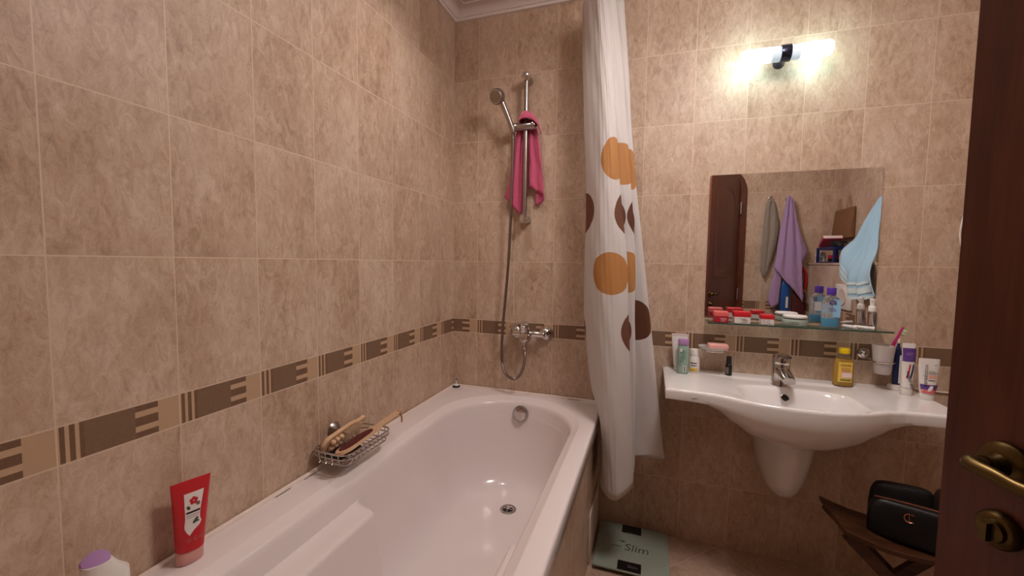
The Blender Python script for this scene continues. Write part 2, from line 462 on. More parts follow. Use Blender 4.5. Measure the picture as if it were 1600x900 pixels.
# ------------------------------------------------------------------ door leaf (half open)
HA = Vector((1.330, -1.312, 0)); HB = Vector((1.634, -1.985, 0))
dv = (HB-HA).normalized(); nv = Vector((dv.y, -dv.x, 0))       # nv: outer side, towards the doorway
if nv.x > 0: nv = -nv
LW = (HB-HA).length
def leafpt(a, z, off): return HA+dv*a+Vector((0, 0, z))+nv*off
prof = [(0.0, .012), (LW, .012)]+[(LW/2+LW/2*math.cos(PI*k/18), DSP-.02+(DCR-DSP)*math.sin(PI*k/18)) for k in range(19)]
def slab(pr, o0, o1):
    g = G(); n = len(pr)
    g.v = [leafpt(a, z, o0) for a, z in pr]+[leafpt(a, z, o1) for a, z in pr]
    g.f = [(i, (i+1) % n, (i+1) % n+n, i+n) for i in range(n)]+[tuple(range(n-1, -1, -1)), tuple(range(n, 2*n))]
    return g
door = struct('door_1', slab(prof, 0, -.042), WOOD)
def panel(z0, z1, arched, off, sgn):
    a0, a1 = .13, LW-.13
    if arched: pr = [(a0, z0), (a1, z0)]+[((a0+a1)/2+(a1-a0)/2*math.cos(PI*k/14), z1+.11*math.sin(PI*k/14)) for k in range(15)]
    else: pr = [(a0, z0), (a1, z0), (a1, z1), (a0, z1)]
    n = len(pr); ca = sum(p[0] for p in pr)/n; cz = sum(p[1] for p in pr)/n
    def sh(k):
        return [(ca+(a-ca)*(1-k/((a1-a0)/2)), cz+(z-cz)*(1-k/((z1-z0)/2))) for a, z in pr]
    rings = []
    for k, h in ((0, 0), (.004, .004), (.012, .004), (.02, .0012), (.05, .0012), (.085, .005)):
        rings.append([leafpt(a, z, off+sgn*h) for a, z in sh(k)])
    return loft(rings, False, True)
for off, sg in ((0, 1), (-.042, -1)):
    struct('door_panel', panel(.16, .80, False, off, sg), WOOD, door)
    struct('door_panel', panel(1.14, 1.74, True, off, sg), WOOD, door)
def lever(off, sg, hz=1.031):
    g = G(); P = lambda a, z, o: leafpt(a, z, off+sg*o)
    rose = tube([P(.060, hz, 0), P(.060, hz, .006), P(.060, hz, .010), P(.060, hz, .012)], [.0245, .0245, .021, .013], 28)
    g.add(tube([P(.060, hz, .010), P(.060, hz, .018), P(.060, hz, .026), P(.060, hz, .028)], [.013, .010, .010, .011], 20))
    pts = crv([P(.060, hz, .026), P(.0545, hz+.001, .036), P(.060, hz+.001, .043), P(.080, hz, .045), P(.100, hz-.003, .045), P(.130, hz-.002, .043), P(.150, hz+.002, .040)], 6)
    g.add(tube(pts, [.0076+.0006*math.sin(i*.2) for i in range(len(pts))], 14))
    return rose, g
for off, sg in ((0, 1), (-.042, -1)):
    rs, lv = lever(off, sg)
    hd = struct('door_handle', lv, M['brass'], door)
    struct('rose', rs, M['brass'], hd)
    P = lambda a, z, o: leafpt(a, z, off+sg*o)
    tt = struct('thumb_turn', tube([P(.060, .957, 0), P(.060, .957, .006), P(.060, .957, .010), P(.060, .957, .011)], [.0205, .0205, .0175, .016], 28), M['brass'], door)
    knob = tube([P(.060, .957, .010), P(.060, .957, .016), P(.060, .957, .017)], [.013, .012, .009], 20)
    a, b = P(.060, .957, .017), P(.060, .957, .026)
    k2 = G(); 
    for z in (.947, .967):
        k2.v += [P(.057, z, .015), P(.063, z, .015), P(.063, z, .024), P(.057, z, .024)]
    k2.f = [(0, 1, 2, 3), (4, 7, 6, 5), (0, 4, 5, 1), (1, 5, 6, 2), (2, 6, 7, 3), (3, 7, 4, 0)]
    struct('turn_knob', knob.add(k2), M['brass'], tt)
for z in (.25, 1.0, 1.72):
    struct('hinge', cyl(leafpt(LW-.004, z-.05, -.050), leafpt(LW-.004, z+.05, -.050), .008, 12), M['satin'], door)

# ------------------------------------------------------------------ bathtub
TX1, TY1 = .785, -1.70
def rr(x0, x1, y0, y1, rb, rf, z, nc=16, ns=130, ne=20):
    """rounded rectangle, clockwise from the back-left corner; rb = back corner radius, rf = front"""
    out = []
    def cnr(cx, cy, r, a0):
        for k in range(nc): 
            a = a0-PI/2*(k/(nc-1)); out.append((cx+r*math.cos(a), cy+r*math.sin(a), z))
    def side(p, q, n):
        for k in range(1, n): out.append((p[0]+(q[0]-p[0])*k/n, p[1]+(q[1]-p[1])*k/n, z))
    def vside(x, ya, yb, d):
        Y = [ya+(-.45-ya)*k/6 for k in range(1, 6)]+[-.45-.70*k/ns for k in range(ns+1)]+[-1.15+(yb+1.15)*k/20 for k in range(1, 20)]
        for y in (Y if d > 0 else Y[::-1]): out.append((x, y, z))
    cnr(x0+rb, y1-rb, rb, PI); side((x0+rb, y1), (x1-rb, y1), ne)
    cnr(x1-rb, y1-rb, rb, PI/2); vside(x1, y1-rb, y0+rf, 1)
    cnr(x1-rf, y0+rf, rf, 0); side((x1-rf, y0), (x0+rf, y0), ne)
    cnr(x0+rf, y0+rf, rf, -PI/2); vside(x0, y1-rb, y0+rf, -1)
    return out
rings = []
RZ = .588
for z, i in ((.525, .004), (.53, 0), (.578, 0), (.584, .002), (RZ-.001, .006), (RZ, .011)):
    rings.append(rr(0.001+i, TX1-i, TY1+i, -.001-i, .012, .012, z))
IX0, IX1, IY0, IY1 = .100, .728, -1.62, -.052
for z, i, rb in ((RZ, 0, .30), (RZ-.001, .004, .298), (RZ-.004, .008, .295), (RZ-.012, .028, .285), (RZ-.015, .033, .28), (RZ-.021, .037, .28), (RZ-.035, .040, .275),
                 (.530, .043, .27), (.512, .045, .27), (.506, .0455, .27), (.504, .046, .27), (.5025, .046, .27), (.499, .0465, .27), (.492, .047, .27), (.47, .049, .265), (.43, .053, .26), (.38, .059, .25), (.32, .069, .24), (.27, .080, .23), (.235, .094, .22),
                 (.212, .112, .20), (.198, .135, .18), (.19, .165, .15), (.184, .20, .12), (.181, .24, .06)):
    k = i if z > .5 else i+(.5-z)*.35
    ring_ = rr(IX0+i, IX1-i*.9, IY0+i+(.5-min(z, .5))*.28, IY1-i*1.25, rb, .2-.1*(i/.24), z)
    out = []
    for x, y, zz in ring_:
        if zz < .5045 and y < -.90:
            t = min(1, max(0, (-.938-y)/.034)); t = t*t*(3-2*t)
            if x < .414:
                x += t*(max(x, .216+.012*min(1, (.5045-zz)/.006)**.5+(.5-zz)*.16)-x)
            else:
                x += t*(min(x, .662-.012*min(1, (.5045-zz)/.006)**.5-(.5-zz)*.16)-x)
        out.append((x, y, zz))
    rings.append(out)
tub = thing('bathtub', ((TX1)/2, TY1/2, 0), 'white built-in bathtub with armrest steps and tiled side along left wall', 'bathtub')
obj('tub_shell', loft(rings, False, True), M['white'], tub, sharp=75)
obj('side_panel', box(.735, .772, TY1, -.012, 0, .53, .002, 1), T_APRON, tub, sharp=0)
obj('access_hatch', box(.7725, .779, -.315, -.03, .012, .215, .002, 1), M['offwhite'], tub)
dr = obj('drain', lathe([(.0, .1815), (.034, .1815), (.035, .184), (.031, .1865), (.025, .186), (.022, .182), (.019, .1815), (0, .1815)], 32, .43, -.335), M['satin'], tub)
g = lathe([(0, .182), (.021, .182), (.021, .183), (0, .183)], 24, .43, -.335)
obj('drain_hole', g, M['rubber'], dr)
obj('drain_cross', cyl((.43, -.335, .182), (.43, -.335, .189), .008, 16, .002).add(box(.411, .449, -.3375, -.3325, .1825, .185)).add(box(.4275, .4325, -.354, -.316, .1825, .185)), M['chrome'], dr)
# overflow rose on the sloping end wall
def place(g, loc, ax, deg): return g.rot(ax, deg).mv(*loc)
ov = place(lathe([(0, -.012), (.028, -.012), (.029, .004), (.037, .006), (.038, .012), (.034, .018), (.022, .021), (0, .022)], 36), (.413, -.106, .522), 'X', 82)
ovp = obj('overflow_cover', ov, M['satin'], tub)
obj('overflow_knob', place(lathe([(0, .018), (.030, .018), (.031, .023), (.027, .029), (.014, .031), (0, .031)], 36), (.413, -.106, .522), 'X', 82), M['chrome'], ovp)
# sealant bead along the two walls
bead = G()
bead.add(tube([(.0095, TY1+.02, RZ), (.0095, -.9, RZ+.001), (.0095, -.0095, RZ)], .0085, 8))
bead.add(tube([(.0095, -.0095, RZ), (.3, -.0095, RZ+.001), (TX1-.01, -.0095, RZ)], .0085, 8))
obj('sealant_bead', bead, M['caulk'], tub)
for pts in ([(.0186, -1.02, RZ+.0008), (.0190, -.99, RZ+.001), (.0186, -.96, RZ+.0008)], [(.0186, -1.12, RZ+.0008), (.0190, -1.10, RZ+.001), (.0186, -1.07, RZ+.0008)], [(.62, -.0186, RZ+.0008), (.65, -.0190, RZ+.0008), (.68, -.0186, RZ+.0008)]):
    obj('mould_line', tube(pts, .0008, 6), M['rubber'], tub)

# ------------------------------------------------------------------ shower
RXx = .400
rail = thing('shower_rail', (RXx, -.055, 1.44), 'chrome vertical shower rail with round wall mounts and sliding bracket', 'shower rail')
obj('rail_tube', cyl((RXx, -.055, 1.445), (RXx, -.055, 2.105), .0105, 20), M['satin'], rail)
for z in (1.448, 2.108):
    wm = obj('wall_mount', cyl((RXx, 0, z), (RXx, -.058, z), .0185, 28, .002), M['satin'], rail)
    obj('mount_cap', cyl((RXx, -.055, z), (RXx, -.075, z), .019, 28, .003), M['chrome'], wm)
sl = obj('sliding_bracket', cyl((.352, -.064, 1.880), (.452, -.064, 1.880), .0185, 24, .006), M['satin'], rail)
obj('holder_ring', cyl((.330, -.066, 1.878), (.362, -.064, 1.880), .0195, 24, .004), M['satin'], sl)
obj('bracket_screw', cyl((.437, -.076, 1.882), (.437, -.087, 1.883), .008, 16, .002), M['chrome'], sl)
hs = thing('hand_shower', (.344, -.08, 1.86), 'round chrome hand shower in the bracket with hose looping down to mixer', 'hand shower')
hp = crv([(.347, -.080, 1.850), (.342, -.085, 1.870), (.327, -.098, 1.915), (.309, -.114, 1.965), (.295, -.126, 2.000)], 6)
obj('handle', tube(hp, [.0105+.0035*i/len(hp) for i in range(len(hp))], 16), M['satin'], hs)
hd = lathe([(0, -.016), (.012, -.016), (.026, -.010), (.034, 0), (.036, .010), (.035, .016), (.031, .020), (0, .020)], 36)
hd.scl(1, 1, 1.5)
hm = Matrix.Translation((.288, -.128, 2.006)) @ Matrix.Rotation(math.radians(112), 4, 'X') @ Matrix.Rotation(math.radians(-12), 4, 'Y')
ho = obj('shower_head', hd.xf(hm), M['satin'], hs)
obj('spray_face', lathe([(0, .0293), (.026, .0293), (.026, .032), (.010, .034), (0, .034)], 30).xf(hm), M['hosem'], ho)
hose = crv([(.346, -.082, 1.858), (.345, -.078, 1.816), (.340, -.070, 1.697), (.333, -.062, 1.487), (.323, -.056, 1.273), (.309, -.054, 1.087), (.298, -.056, .946), (.293, -.060, .819),
            (.300, -.066, .740), (.324, -.072, .691), (.364, -.076, .676), (.396, -.078, .701), (.414, -.079, .750), (.419, -.079, .804), (.419, -.079, .832)], 22)
g = tube(hose, [.0068+(.0007 if i % 2 else -.0004) for i in range(len(hose))], 10)
obj('hose', g, M['hosem'], hs)
obj('hose_nut', cyl((.419, -.079, .826), (.419, -.079, .852), .0095, 12, .001), M['chrome'], hs)
mx = thing('bath_mixer', (.43, -.05, .88), 'chrome wall bath mixer with round cover plates above tub end', 'tap')
mb = cyl((.348, -.050, .898), (.508, -.050, .898), .0155, 24, .004)
mb.add(cyl((.419, -.045, .880), (.419, -.105, .888), .024, 28, .006)).add(cyl((.419, -.079, .848), (.419, -.079, .885), .011, 16))
mb.add(cyl((.414, -.060, .895), (.414, -.085, .936), .0255, 24, .006))
obj('mixer_body', mb, M['chrome'], mx)
for x in (.358, .503):
    obj('cover_plate', place(lathe([(0, 0), (.036, 0), (.0375, .006), (.036, .016), (.030, .026), (.020, .033), (.016, .036), (0, .036)], 36), (x, 0, .898), 'X', 90), M['chrome'], mx)
lv = crv([(.418, -.085, .936), (.404, -.094, .946), (.380, -.100, .950), (.352, -.104, .941)], 6)
lg = G(); rings = []
for i, p in enumerate(lv):
    w = .017+.004*math.sin(i/len(lv)*PI); h = .008
    rings.append([(p.x+a*.2*0, p.y+a*w, p.z+b*h) for a, b in ((-1, -.5), (-.6, -1), (.6, -1), (1, -.5), (1, .5), (.6, 1), (-.6, 1), (-1, .5))])
lg = loft(rings).add(cyl((.414, -.083, .930), (.414, -.095, .952), .024, 20, .006))
lvo = obj('lever', lg, M['chrome'], mx)
obj('temperature_mark', cyl((.412, -.108, .934), (.412, -.1115, .9335), .004, 12), M['ink'], lvo)

# pink towel on the bracket
PL = [[(.361, -.030, 1.911), (.342, -.030, 1.843), (.324, -.030, 1.738), (.309, -.030, 1.632), (.290, -.030, 1.562)], [(.375, -.043, 1.917), (.363, -.045, 1.837), (.349, -.045, 1.733), (.337, -.045, 1.628), (.322, -.045, 1.528)],
      [(.380, -.030, 1.927), (.375, -.028, 1.841), (.367, -.026, 1.736), (.362, -.026, 1.614), (.352, -.028, 1.490)], [(.390, -.038, 1.925), (.384, -.040, 1.837), (.380, -.040, 1.732), (.377, -.040, 1.611), (.374, -.040, 1.474)],
      [(.394, -.025, 1.927), (.389, -.022, 1.841), (.386, -.020, 1.735), (.386, -.020, 1.614), (.386, -.022, 1.516)]]
PR = [[(.396, -.028, 1.926), (.400, -.024, 1.854), (.404, -.022, 1.764), (.408, -.022, 1.673), (.410, -.022, 1.594)], [(.413, -.040, 1.920), (.419, -.041, 1.848), (.424, -.041, 1.758), (.428, -.041, 1.669), (.431, -.041, 1.602)],
      [(.418, -.030, 1.921), (.429, -.027, 1.851), (.437, -.026, 1.761), (.444, -.026, 1.671), (.449, -.028, 1.583)], [(.435, -.042, 1.910), (.452, -.045, 1.845), (.466, -.045, 1.755), (.477, -.045, 1.666), (.488, -.045, 1.564)],
      [(.433, -.028, 1.912), (.450, -.030, 1.850), (.461, -.030, 1.759), (.472, -.030, 1.654), (.482, -.030, 1.534)], [(.425, -.016, 1.914), (.435, -.016, 1.853), (.440, -.016, 1.763), (.446, -.016, 1.627), (.441, -.016, 1.515)]]
HU = [[(.361, -.030, 1.905), (.368, -.058, 1.912), (.371, -.083, 1.906), (.373, -.090, 1.897)], [(.375, -.030, 1.927), (.381, -.060, 1.938), (.386, -.086, 1.928), (.388, -.094, 1.907)],
      [(.398, -.030, 1.940), (.404, -.062, 1.949), (.407, -.089, 1.936), (.408, -.095, 1.908)], [(.422, -.030, 1.930), (.429, -.060, 1.936), (.434, -.085, 1.924), (.437, -.090, 1.903)], [(.437, -.030, 1.915), (.450, -.056, 1.912), (.458, -.076, 1.898), (.462, -.080, 1.880)],
      [(.440, -.030, 1.890), (.458, -.050, 1.880), (.470, -.058, 1.862), (.474, -.056, 1.842)]]
g = sheet(PL, 26, 5, wob=.0012).add(sheet(PR, 26, 5, wob=.0012)).add(sheet(HU, 14, 5))
tag(obj('hand_towel', g, M['pink'], sharp=60, solid=.005), 'bright pink towel draped over the shower rail bracket', 'towel')

# ------------------------------------------------------------------ shower curtain
K = [
 [(0.672, -0.05, 2.316), (0.678, -0.05, 2.27), (0.69, -0.051, 2.13), (0.703, -0.053, 1.85), (0.716, -0.054, 1.565), (0.724, -0.055, 1.277), (0.734, -0.057, 0.984), (0.765, -0.058, 0.688), (0.8, -0.059, 0.56), (0.802, -0.06, 0.303)],
 [(0.673, -0.17, 2.316), (0.676, -0.17, 2.25), (0.682, -0.174, 2.077), (0.694, -0.178, 1.812), (0.71, -0.182, 1.545), (0.711, -0.186, 1.274), (0.716, -0.19, 1.0), (0.752, -0.194, 0.725), (0.799, -0.198, 0.56), (0.801, -0.2, 0.308)],
 [(0.737, -0.25, 2.316), (0.739, -0.25, 2.28), (0.754, -0.259, 2.029), (0.767, -0.269, 1.778), (0.77, -0.278, 1.527), (0.772, -0.287, 1.273), (0.785, -0.297, 1.018), (0.803, -0.306, 0.763), (0.823, -0.315, 0.508), (0.834, -0.32, 0.322)],
 [(0.764, -0.26, 2.316), (0.766, -0.26, 2.269), (0.786, -0.273, 2.019), (0.806, -0.287, 1.769), (0.819, -0.3, 1.521), (0.829, -0.313, 1.273), (0.845, -0.327, 1.026), (0.86, -0.34, 0.779), (0.873, -0.353, 0.532), (0.881, -0.36, 0.327)],
 [(0.782, -0.25, 2.316), (0.784, -0.25, 2.271), (0.811, -0.259, 2.021), (0.834, -0.269, 1.772), (0.856, -0.278, 1.523), (0.886, -0.287, 1.274), (0.901, -0.297, 1.025), (0.916, -0.306, 0.775), (0.933, -0.315, 0.525), (0.938, -0.32, 0.368)],
 [(0.772, -0.215, 2.316), (0.774, -0.215, 2.271), (0.801, -0.224, 2.021), (0.824, -0.234, 1.772), (0.846, -0.243, 1.523), (0.876, -0.252, 1.274), (0.891, -0.262, 1.025), (0.906, -0.271, 0.775), (0.923, -0.28, 0.525), (0.928, -0.285, 0.368)],
 [(0.768, -0.23, 2.316), (0.771, -0.23, 2.28), (0.795, -0.235, 2.057), (0.816, -0.241, 1.798), (0.836, -0.246, 1.537), (0.859, -0.251, 1.275), (0.875, -0.257, 1.012), (0.886, -0.262, 0.745), (0.894, -0.267, 0.476), (0.897, -0.269, 0.381)],
 [(0.81, -0.21, 2.316), (0.813, -0.21, 2.28), (0.845, -0.217, 2.036), (0.87, -0.223, 1.783), (0.895, -0.23, 1.529), (0.917, -0.237, 1.275), (0.925, -0.243, 1.019), (0.936, -0.25, 0.762), (0.942, -0.257, 0.501), (0.942, -0.259, 0.401)],
 [(0.798, -0.17, 2.316), (0.8, -0.17, 2.27), (0.826, -0.174, 2.08), (0.849, -0.178, 1.814), (0.873, -0.182, 1.546), (0.897, -0.186, 1.277), (0.905, -0.19, 1.005), (0.914, -0.194, 0.729), (0.922, -0.198, 0.45), (0.92, -0.198, 0.436)],
 [(0.84, -0.15, 2.316), (0.844, -0.15, 2.26), (0.865, -0.155, 2.06), (0.886, -0.161, 1.8), (0.914, -0.166, 1.539), (0.95, -0.171, 1.277), (0.984, -0.177, 1.014), (1.017, -0.182, 0.751), (1.051, -0.187, 0.488), (1.06, -0.188, 0.447)],
 [(0.829, -0.05, 2.316), (0.832, -0.05, 2.26), (0.843, -0.05, 2.11), (0.861, -0.05, 1.836), (0.88, -0.05, 1.559), (0.905, -0.05, 1.278), (0.93, -0.05, 0.995), (0.95, -0.05, 0.707), (0.975, -0.05, 0.446)],
]
US = [0, .13, .24, .30, .37, .405, .45, .52, .60, .71, .86]
cur = obj('shower_curtain', sheet(K, 70, 10, US, wob=.0009, wf=23), curtain_mat(), sharp=0, solid=.0006)
cur.data.polygons.foreach_set('use_smooth', [True]*len(cur.data.polygons))
tag(cur, 'white shower curtain with ochre and brown dots gathered at the tub corner', 'curtain')
rod = obj('curtain_rod', cyl((.78, -.001, 2.34), (.78, FY+.001, 2.34), .0115, 16), M['satin'])
tag(rod, 'straight metal curtain rod above the dotted shower curtain', 'curtain rod')
for k, (x, y) in enumerate(((.700, -.06), (.735, -.20), (.765, -.255), (.800, -.21), (.815, -.10))):
    pts = [(.78+.019*math.cos(2*PI*i/20), y, 2.334+.019*math.sin(2*PI*i/20)) for i in range(20)]
    obj('curtain_ring', tube(pts, .0018, 6, True), M['wplastic'], cur)

# ------------------------------------------------------------------ things on the tub
bp = thing('bath_plug', (.030, -.030, RZ), 'black bath plug with short white stem in the far tub corner', 'plug')
obj('plug_disc', lathe([(0, RZ), (.018, RZ), (.020, RZ+.004), (.016, RZ+.009), (0, RZ+.010)], 28, .033, -.033), M['rubber'], bp)
obj('plug_top', lathe([(0, RZ+.009), (.014, RZ+.009), (.010, RZ+.014), (.003, RZ+.016), (.0025, RZ+.036), (0, RZ+.037)], 20, .033, -.033), M['wplastic'], bp)
obj('stem_tip', lathe([(0, RZ+.036), (.003, RZ+.036), (.003, RZ+.042), (0, RZ+.043)], 12, .033, -.033), M['rubber'], bp)

# wire soap basket with suction cup
bk = thing('wire_basket', (.08, -.86, .62), 'chrome wire basket on a suction cup above the tub rim', 'basket')
def rect(x0, x1, y0, y1, r, z, n=5):
    o = []
    for cx, cy, a0 in ((x1-r, y1-r, 0), (x0+r, y1-r, PI/2), (x0+r, y0+r, PI), (x1-r, y0+r, 1.5*PI)):
        for k in range(n): a = a0+PI/2*k/(n-1); o.append((cx+r*math.cos(a), cy+r*math.sin(a), z))
    return o
BX0, BX1, BY0, BY1 = .010, .142, -.985, -.755
obj('top_rim', tube(rect(BX0, BX1, BY0, BY1, .03, .662), .0028, 8, True).add(tube(rect(BX0, BX1, BY0, BY1, .03, .648), .0022, 8, True)), M['chrome'], bk)
obj('bottom_rim', tube(rect(BX0+.008, BX1-.008, BY0+.008, BY1-.008, .025, .628), .0022, 8, True), M['chrome'], bk)
g = G()
for k in range(9):
    y = BY0+.03+k*(BY1-BY0-.06)/8
    g.add(tube(crv([(BX0, y, .660), (BX0+.006, y, .632), (BX0+.02, y, .628), (BX1-.02, y, .628), (BX1-.006, y, .632), (BX1, y, .660)], 4), .0014, 6))
for k in range(4):
    x = BX0+.03+k*(BX1-BX0-.06)/3
    g.add(tube(crv([(x, BY0, .660), (x, BY0+.006, .632), (x, BY0+.02, .628), (x, BY1-.02, .628), (x, BY1-.006, .632), (x, BY1, .660)], 4), .0014, 6))
obj('wire_grid', g, M['chrome'], bk)
sc = obj('suction_cup', lathe([(0, 0), (.026, 0), (.027, .003), (.022, .009), (.012, .015), (.006, .018), (.005, .024), (0, .024)], 32).rot('Y', 90).mv(0, -.878, .684), M['satin'], bk)
obj('hook_stem', tube([(.020, -.878, .682), (.024, -.878, .672), (.014, -.878, .662)], .003, 8), M['chrome'], bk)
# black scrub pad on the basket floor
g = box(.035, .100, -.965, -.86, 0.6302, .640, .005, 2)
tag(obj('scrub_pad', g, M['rubber'], sharp=50), 'flat black scrub pad lying in the wire basket', 'pad')
# massage brush (knobs and bristles), leaning at the wall side
mbx = Matrix.Translation((.036, -.86, .672)) @ Matrix.Rotation(math.radians(97), 4, 'Z') @ Matrix.Rotation(math.radians(-1), 4, 'Y') @ Matrix.Rotation(math.radians(-66), 4, 'X')
mbr = thing('massage_brush', (.05, -.86, .63), 'wooden massage brush with knobs and bristles at the wall side of basket', 'brush')
prof = []
for i in range(25):
    t = i/24; x = -.115+.235*t
    w = .024*(1-(max(0, (.12-t)/.12))**2)**.5 if t < .12 else (.024-.010*min(1, max(0, (t-.6)/.2)))
    if t > .95: w *= max(.15, (1-((t-.95)/.05)**2))**.5
    prof.append((x, max(w, .002)))
pl = [(x, w) for x, w in prof]+[(x, -w) for x, w in reversed(prof)]
obj('brush_board', prism(pl, 0, .012, 'xy').xf(mbx), M['wood'], mbr)
g = G()
for ix in range(3):
    for iy in (-1, 1): g.add(lathe([(.0, -.002), (.007, -.002), (.009, -.009), (.006, -.016), (0, -.018)], 12, -.085+ix*.021, iy*.010))
obj('knobs', g.xf(mbx), M['wood'], mbr)
g = G()
for ix in range(11):
    for iy in range(4): g.add(tube([(-.022+ix*.0084, -.015+iy*.0095, .001), (-.022+ix*.0084+.001, -.016+iy*.010, -.019)], .0019, 6))
b_ = obj('bristles', g.xf(mbx), M['bristle'], mbr); b_['kind'] = 'stuff'
# foot file
fb = Matrix.Translation((.122, -.995, .671)) @ Matrix.Rotation(math.radians(91.5), 4, 'Z') @ Matrix.Rotation(math.radians(-3.2), 4, 'Y') @ Matrix.Rotation(math.radians(-14), 4, 'X')
ff = thing('foot_file', (.13, -.84, .64), 'wooden foot file with dark red pad lying across the wire basket', 'foot file')
def fw(t):
    if t < .5: return .026*math.sin(min(1, (t+.02)/.13)*PI/2)**.7 if t < .11 else .026
    if t < .66: return .026-(.0145)*(.5-.5*math.cos((t-.5)/.16*PI))
    if t < .97: return .0115+.002*math.sin((t-.66)/.31*PI)
    return .0115*(1-((t-.97)/.035)**2)**.5
N = 44; L = .325
pl = [(L*i/N, max(.002, fw(i/N))) for i in range(N+1)]
obj('file_board', prism([(x, w) for x, w in pl]+[(x, -w) for x, w in reversed(pl)], -.004, .005, 'xy').xf(fb), M['wood'], ff, sharp=60)
pp = [(L*.035+L*.46*i/20, .0215*max(.02, 1-((i-10)/10)**4)**.5) for i in range(21)]
obj('abrasive_pad', prism([(x, w) for x, w in pp]+[(x, -w) for x, w in reversed(pp)], .005, .0072, 'xy').xf(fb), M['pad'], ff)
e = fb @ Vector((L*.955, 0, 0))
obj('hanging_loop', tube(crv([e+Vector((0, 0, .006)), e+Vector((.012, .003, .004)), e+Vector((.017, .004, -.012)), e+Vector((.018, .004, -.034)), e+Vector((.0175, .005, -.018)), e+Vector((.011, .005, -.006)), e+Vector((0, .001, -.006))], 5), .003, 7), M['leather'], ff)

# red shower gel tube
rt = thing('shower_gel_tube', (.047, -1.365, RZ), 'red plastic tube standing on the left tub rim with white label', 'tube')
A = Matrix.Translation((.046, -1.362, RZ+.001)) @ Matrix.Rotation(math.radians(-3), 4, 'X') @ Matrix.Rotation(math.radians(79), 4, 'Z')   # local x = width, -y = front
rg = [circ(.0245-.0, z, 32, 0, 0, .0175, 2.4) for z in (0, .002)]
obj('cap', loft([circ(a, z, 32, 0, 0, b, 2.4) for z, a, b in ((0, .0235, .0165), (.003, .025, .018), (.026, .025, .018), (.028, .024, .017))]).xf(A), M['palecap'], rt)
def gel(t): return .0255+.0125*t, .0185*(1-t)**.75+.0012, .028+.148*t
obj('tube_body', loft([circ(*(gel(t)[0], gel(t)[2]), 32, 0, 0, gel(t)[1], 2.3) for t in [i/14 for i in range(15)]]).xf(A), M['redtube'], rt)
def onface(u, z, lift=.0008):
    t = min(1, max(0, (z-.028)/.148)); w, d, _ = gel(t); q = min(.98, abs(u/w))
    return A @ Vector((u, -d*(1-q**2.3)**(1/2.3)-lift, z))
def patch(poly_rows, lift=.0008):
    rings = [[onface(a+(b-a)*k/8, z, lift) for k in range(9)] for a, b, z in poly_rows]
    return loft(rings, False, False, closed=False)
rows = [(-.008, -.007, .062), (-.013, .0, .070), (-.016, .012, .078), (-.016, .0155, .085), (-.015, .013, .092), (-.0145, .013, .100), (-.0145, .0145, .112), (-.015, .017, .124), (-.015, .0195, .136), (-.0152, .0215, .146), (-.0152, .0225, .150)]
lab = obj('white_label', patch(rows), M['paper'], rt)
def dot(u, z, r, lift=.0012, n=14):
    g = G(); c = [onface(u+r*math.cos(2*PI*k/n), z+r*math.sin(2*PI*k/n), lift) for k in range(n)]; g.v = c; g.f = [tuple(range(n))]; return g
g = G()
for k in range(5): g.add(dot(.002+.0048*math.cos(k*1.257+.3), .132+.0048*math.sin(k*1.257+.3), .0036))
obj('red_flower_print', g, M['red'], lab)
obj('leaf_print', dot(-.009, .121, .003).add(dot(-.0075, .1185, .003)), M['greenfeather'], lab)
obj('sprig_print', dot(.004, .089, .004).add(dot(.0065, .093, .003)).add(dot(.0015, .087, .003)).add(dot(.0085, .0875, .0022)), M['greenfeather'], lab)
g = patch([(-.0125, .013, .1075), (-.0125, .0135, .1115)], .0013)
obj('black_bar_print', g, M['ink'], lab)
g = patch([(-.012, .012, .1025), (-.012, .012, .1035)], .0013).add(patch([(-.012, .010, .0985), (-.012, .010, .0993)], .0013)).add(dot(.010, .1235, .0042, .0010))
obj('small_print', g, M['inkgrey'], lab)
g = G()
for u in (-.009, .003, .014):
    pts = [onface(u+.0042*math.cos(2*PI*k/16), .052+.0042*math.sin(2*PI*k/16)+(u*.0), .001) for k in range(16)]
    g.add(tube(pts, .0005, 5, True)).add(dot(u, .052, .0018, .0011))
obj('round_icons', g, M['inkrose'], rt)

# white bottle with lilac cap, cut by the frame corner
wb = thing('lotion_bottle', (.06, -1.535, RZ), 'white rounded bottle with slanted lilac cap at near end of tub rim', 'bottle')
A2 = Matrix.Translation((.062, -1.518, RZ))
obj('bottle_body', loft([circ(a, z, 28, 0, dy, b, 2.5) for z, a, b, dy in ((0, .023, .034, 0), (.004, .025, .037, 0), (.06, .026, .038, 0), (.085, .025, .035, .002), (.098, .022, .027, -.002), (.108, .021, .023, -.005), (.118, .0195, .020, -.008))]).xf(A2), M['wplastic'], wb)
cap = loft([circ(a, z, 28, 0, 0, b, 2.2) for z, a, b in ((0, .019, .0195), (.004, .0195, .020), (.008, .017, .0175), (.010, .008, .009))])
obj('cap', cap.rot('X', 14).rot('Y', 20).mv(.0, -.008, .1165).xf(A2), M['lilac'], wb)

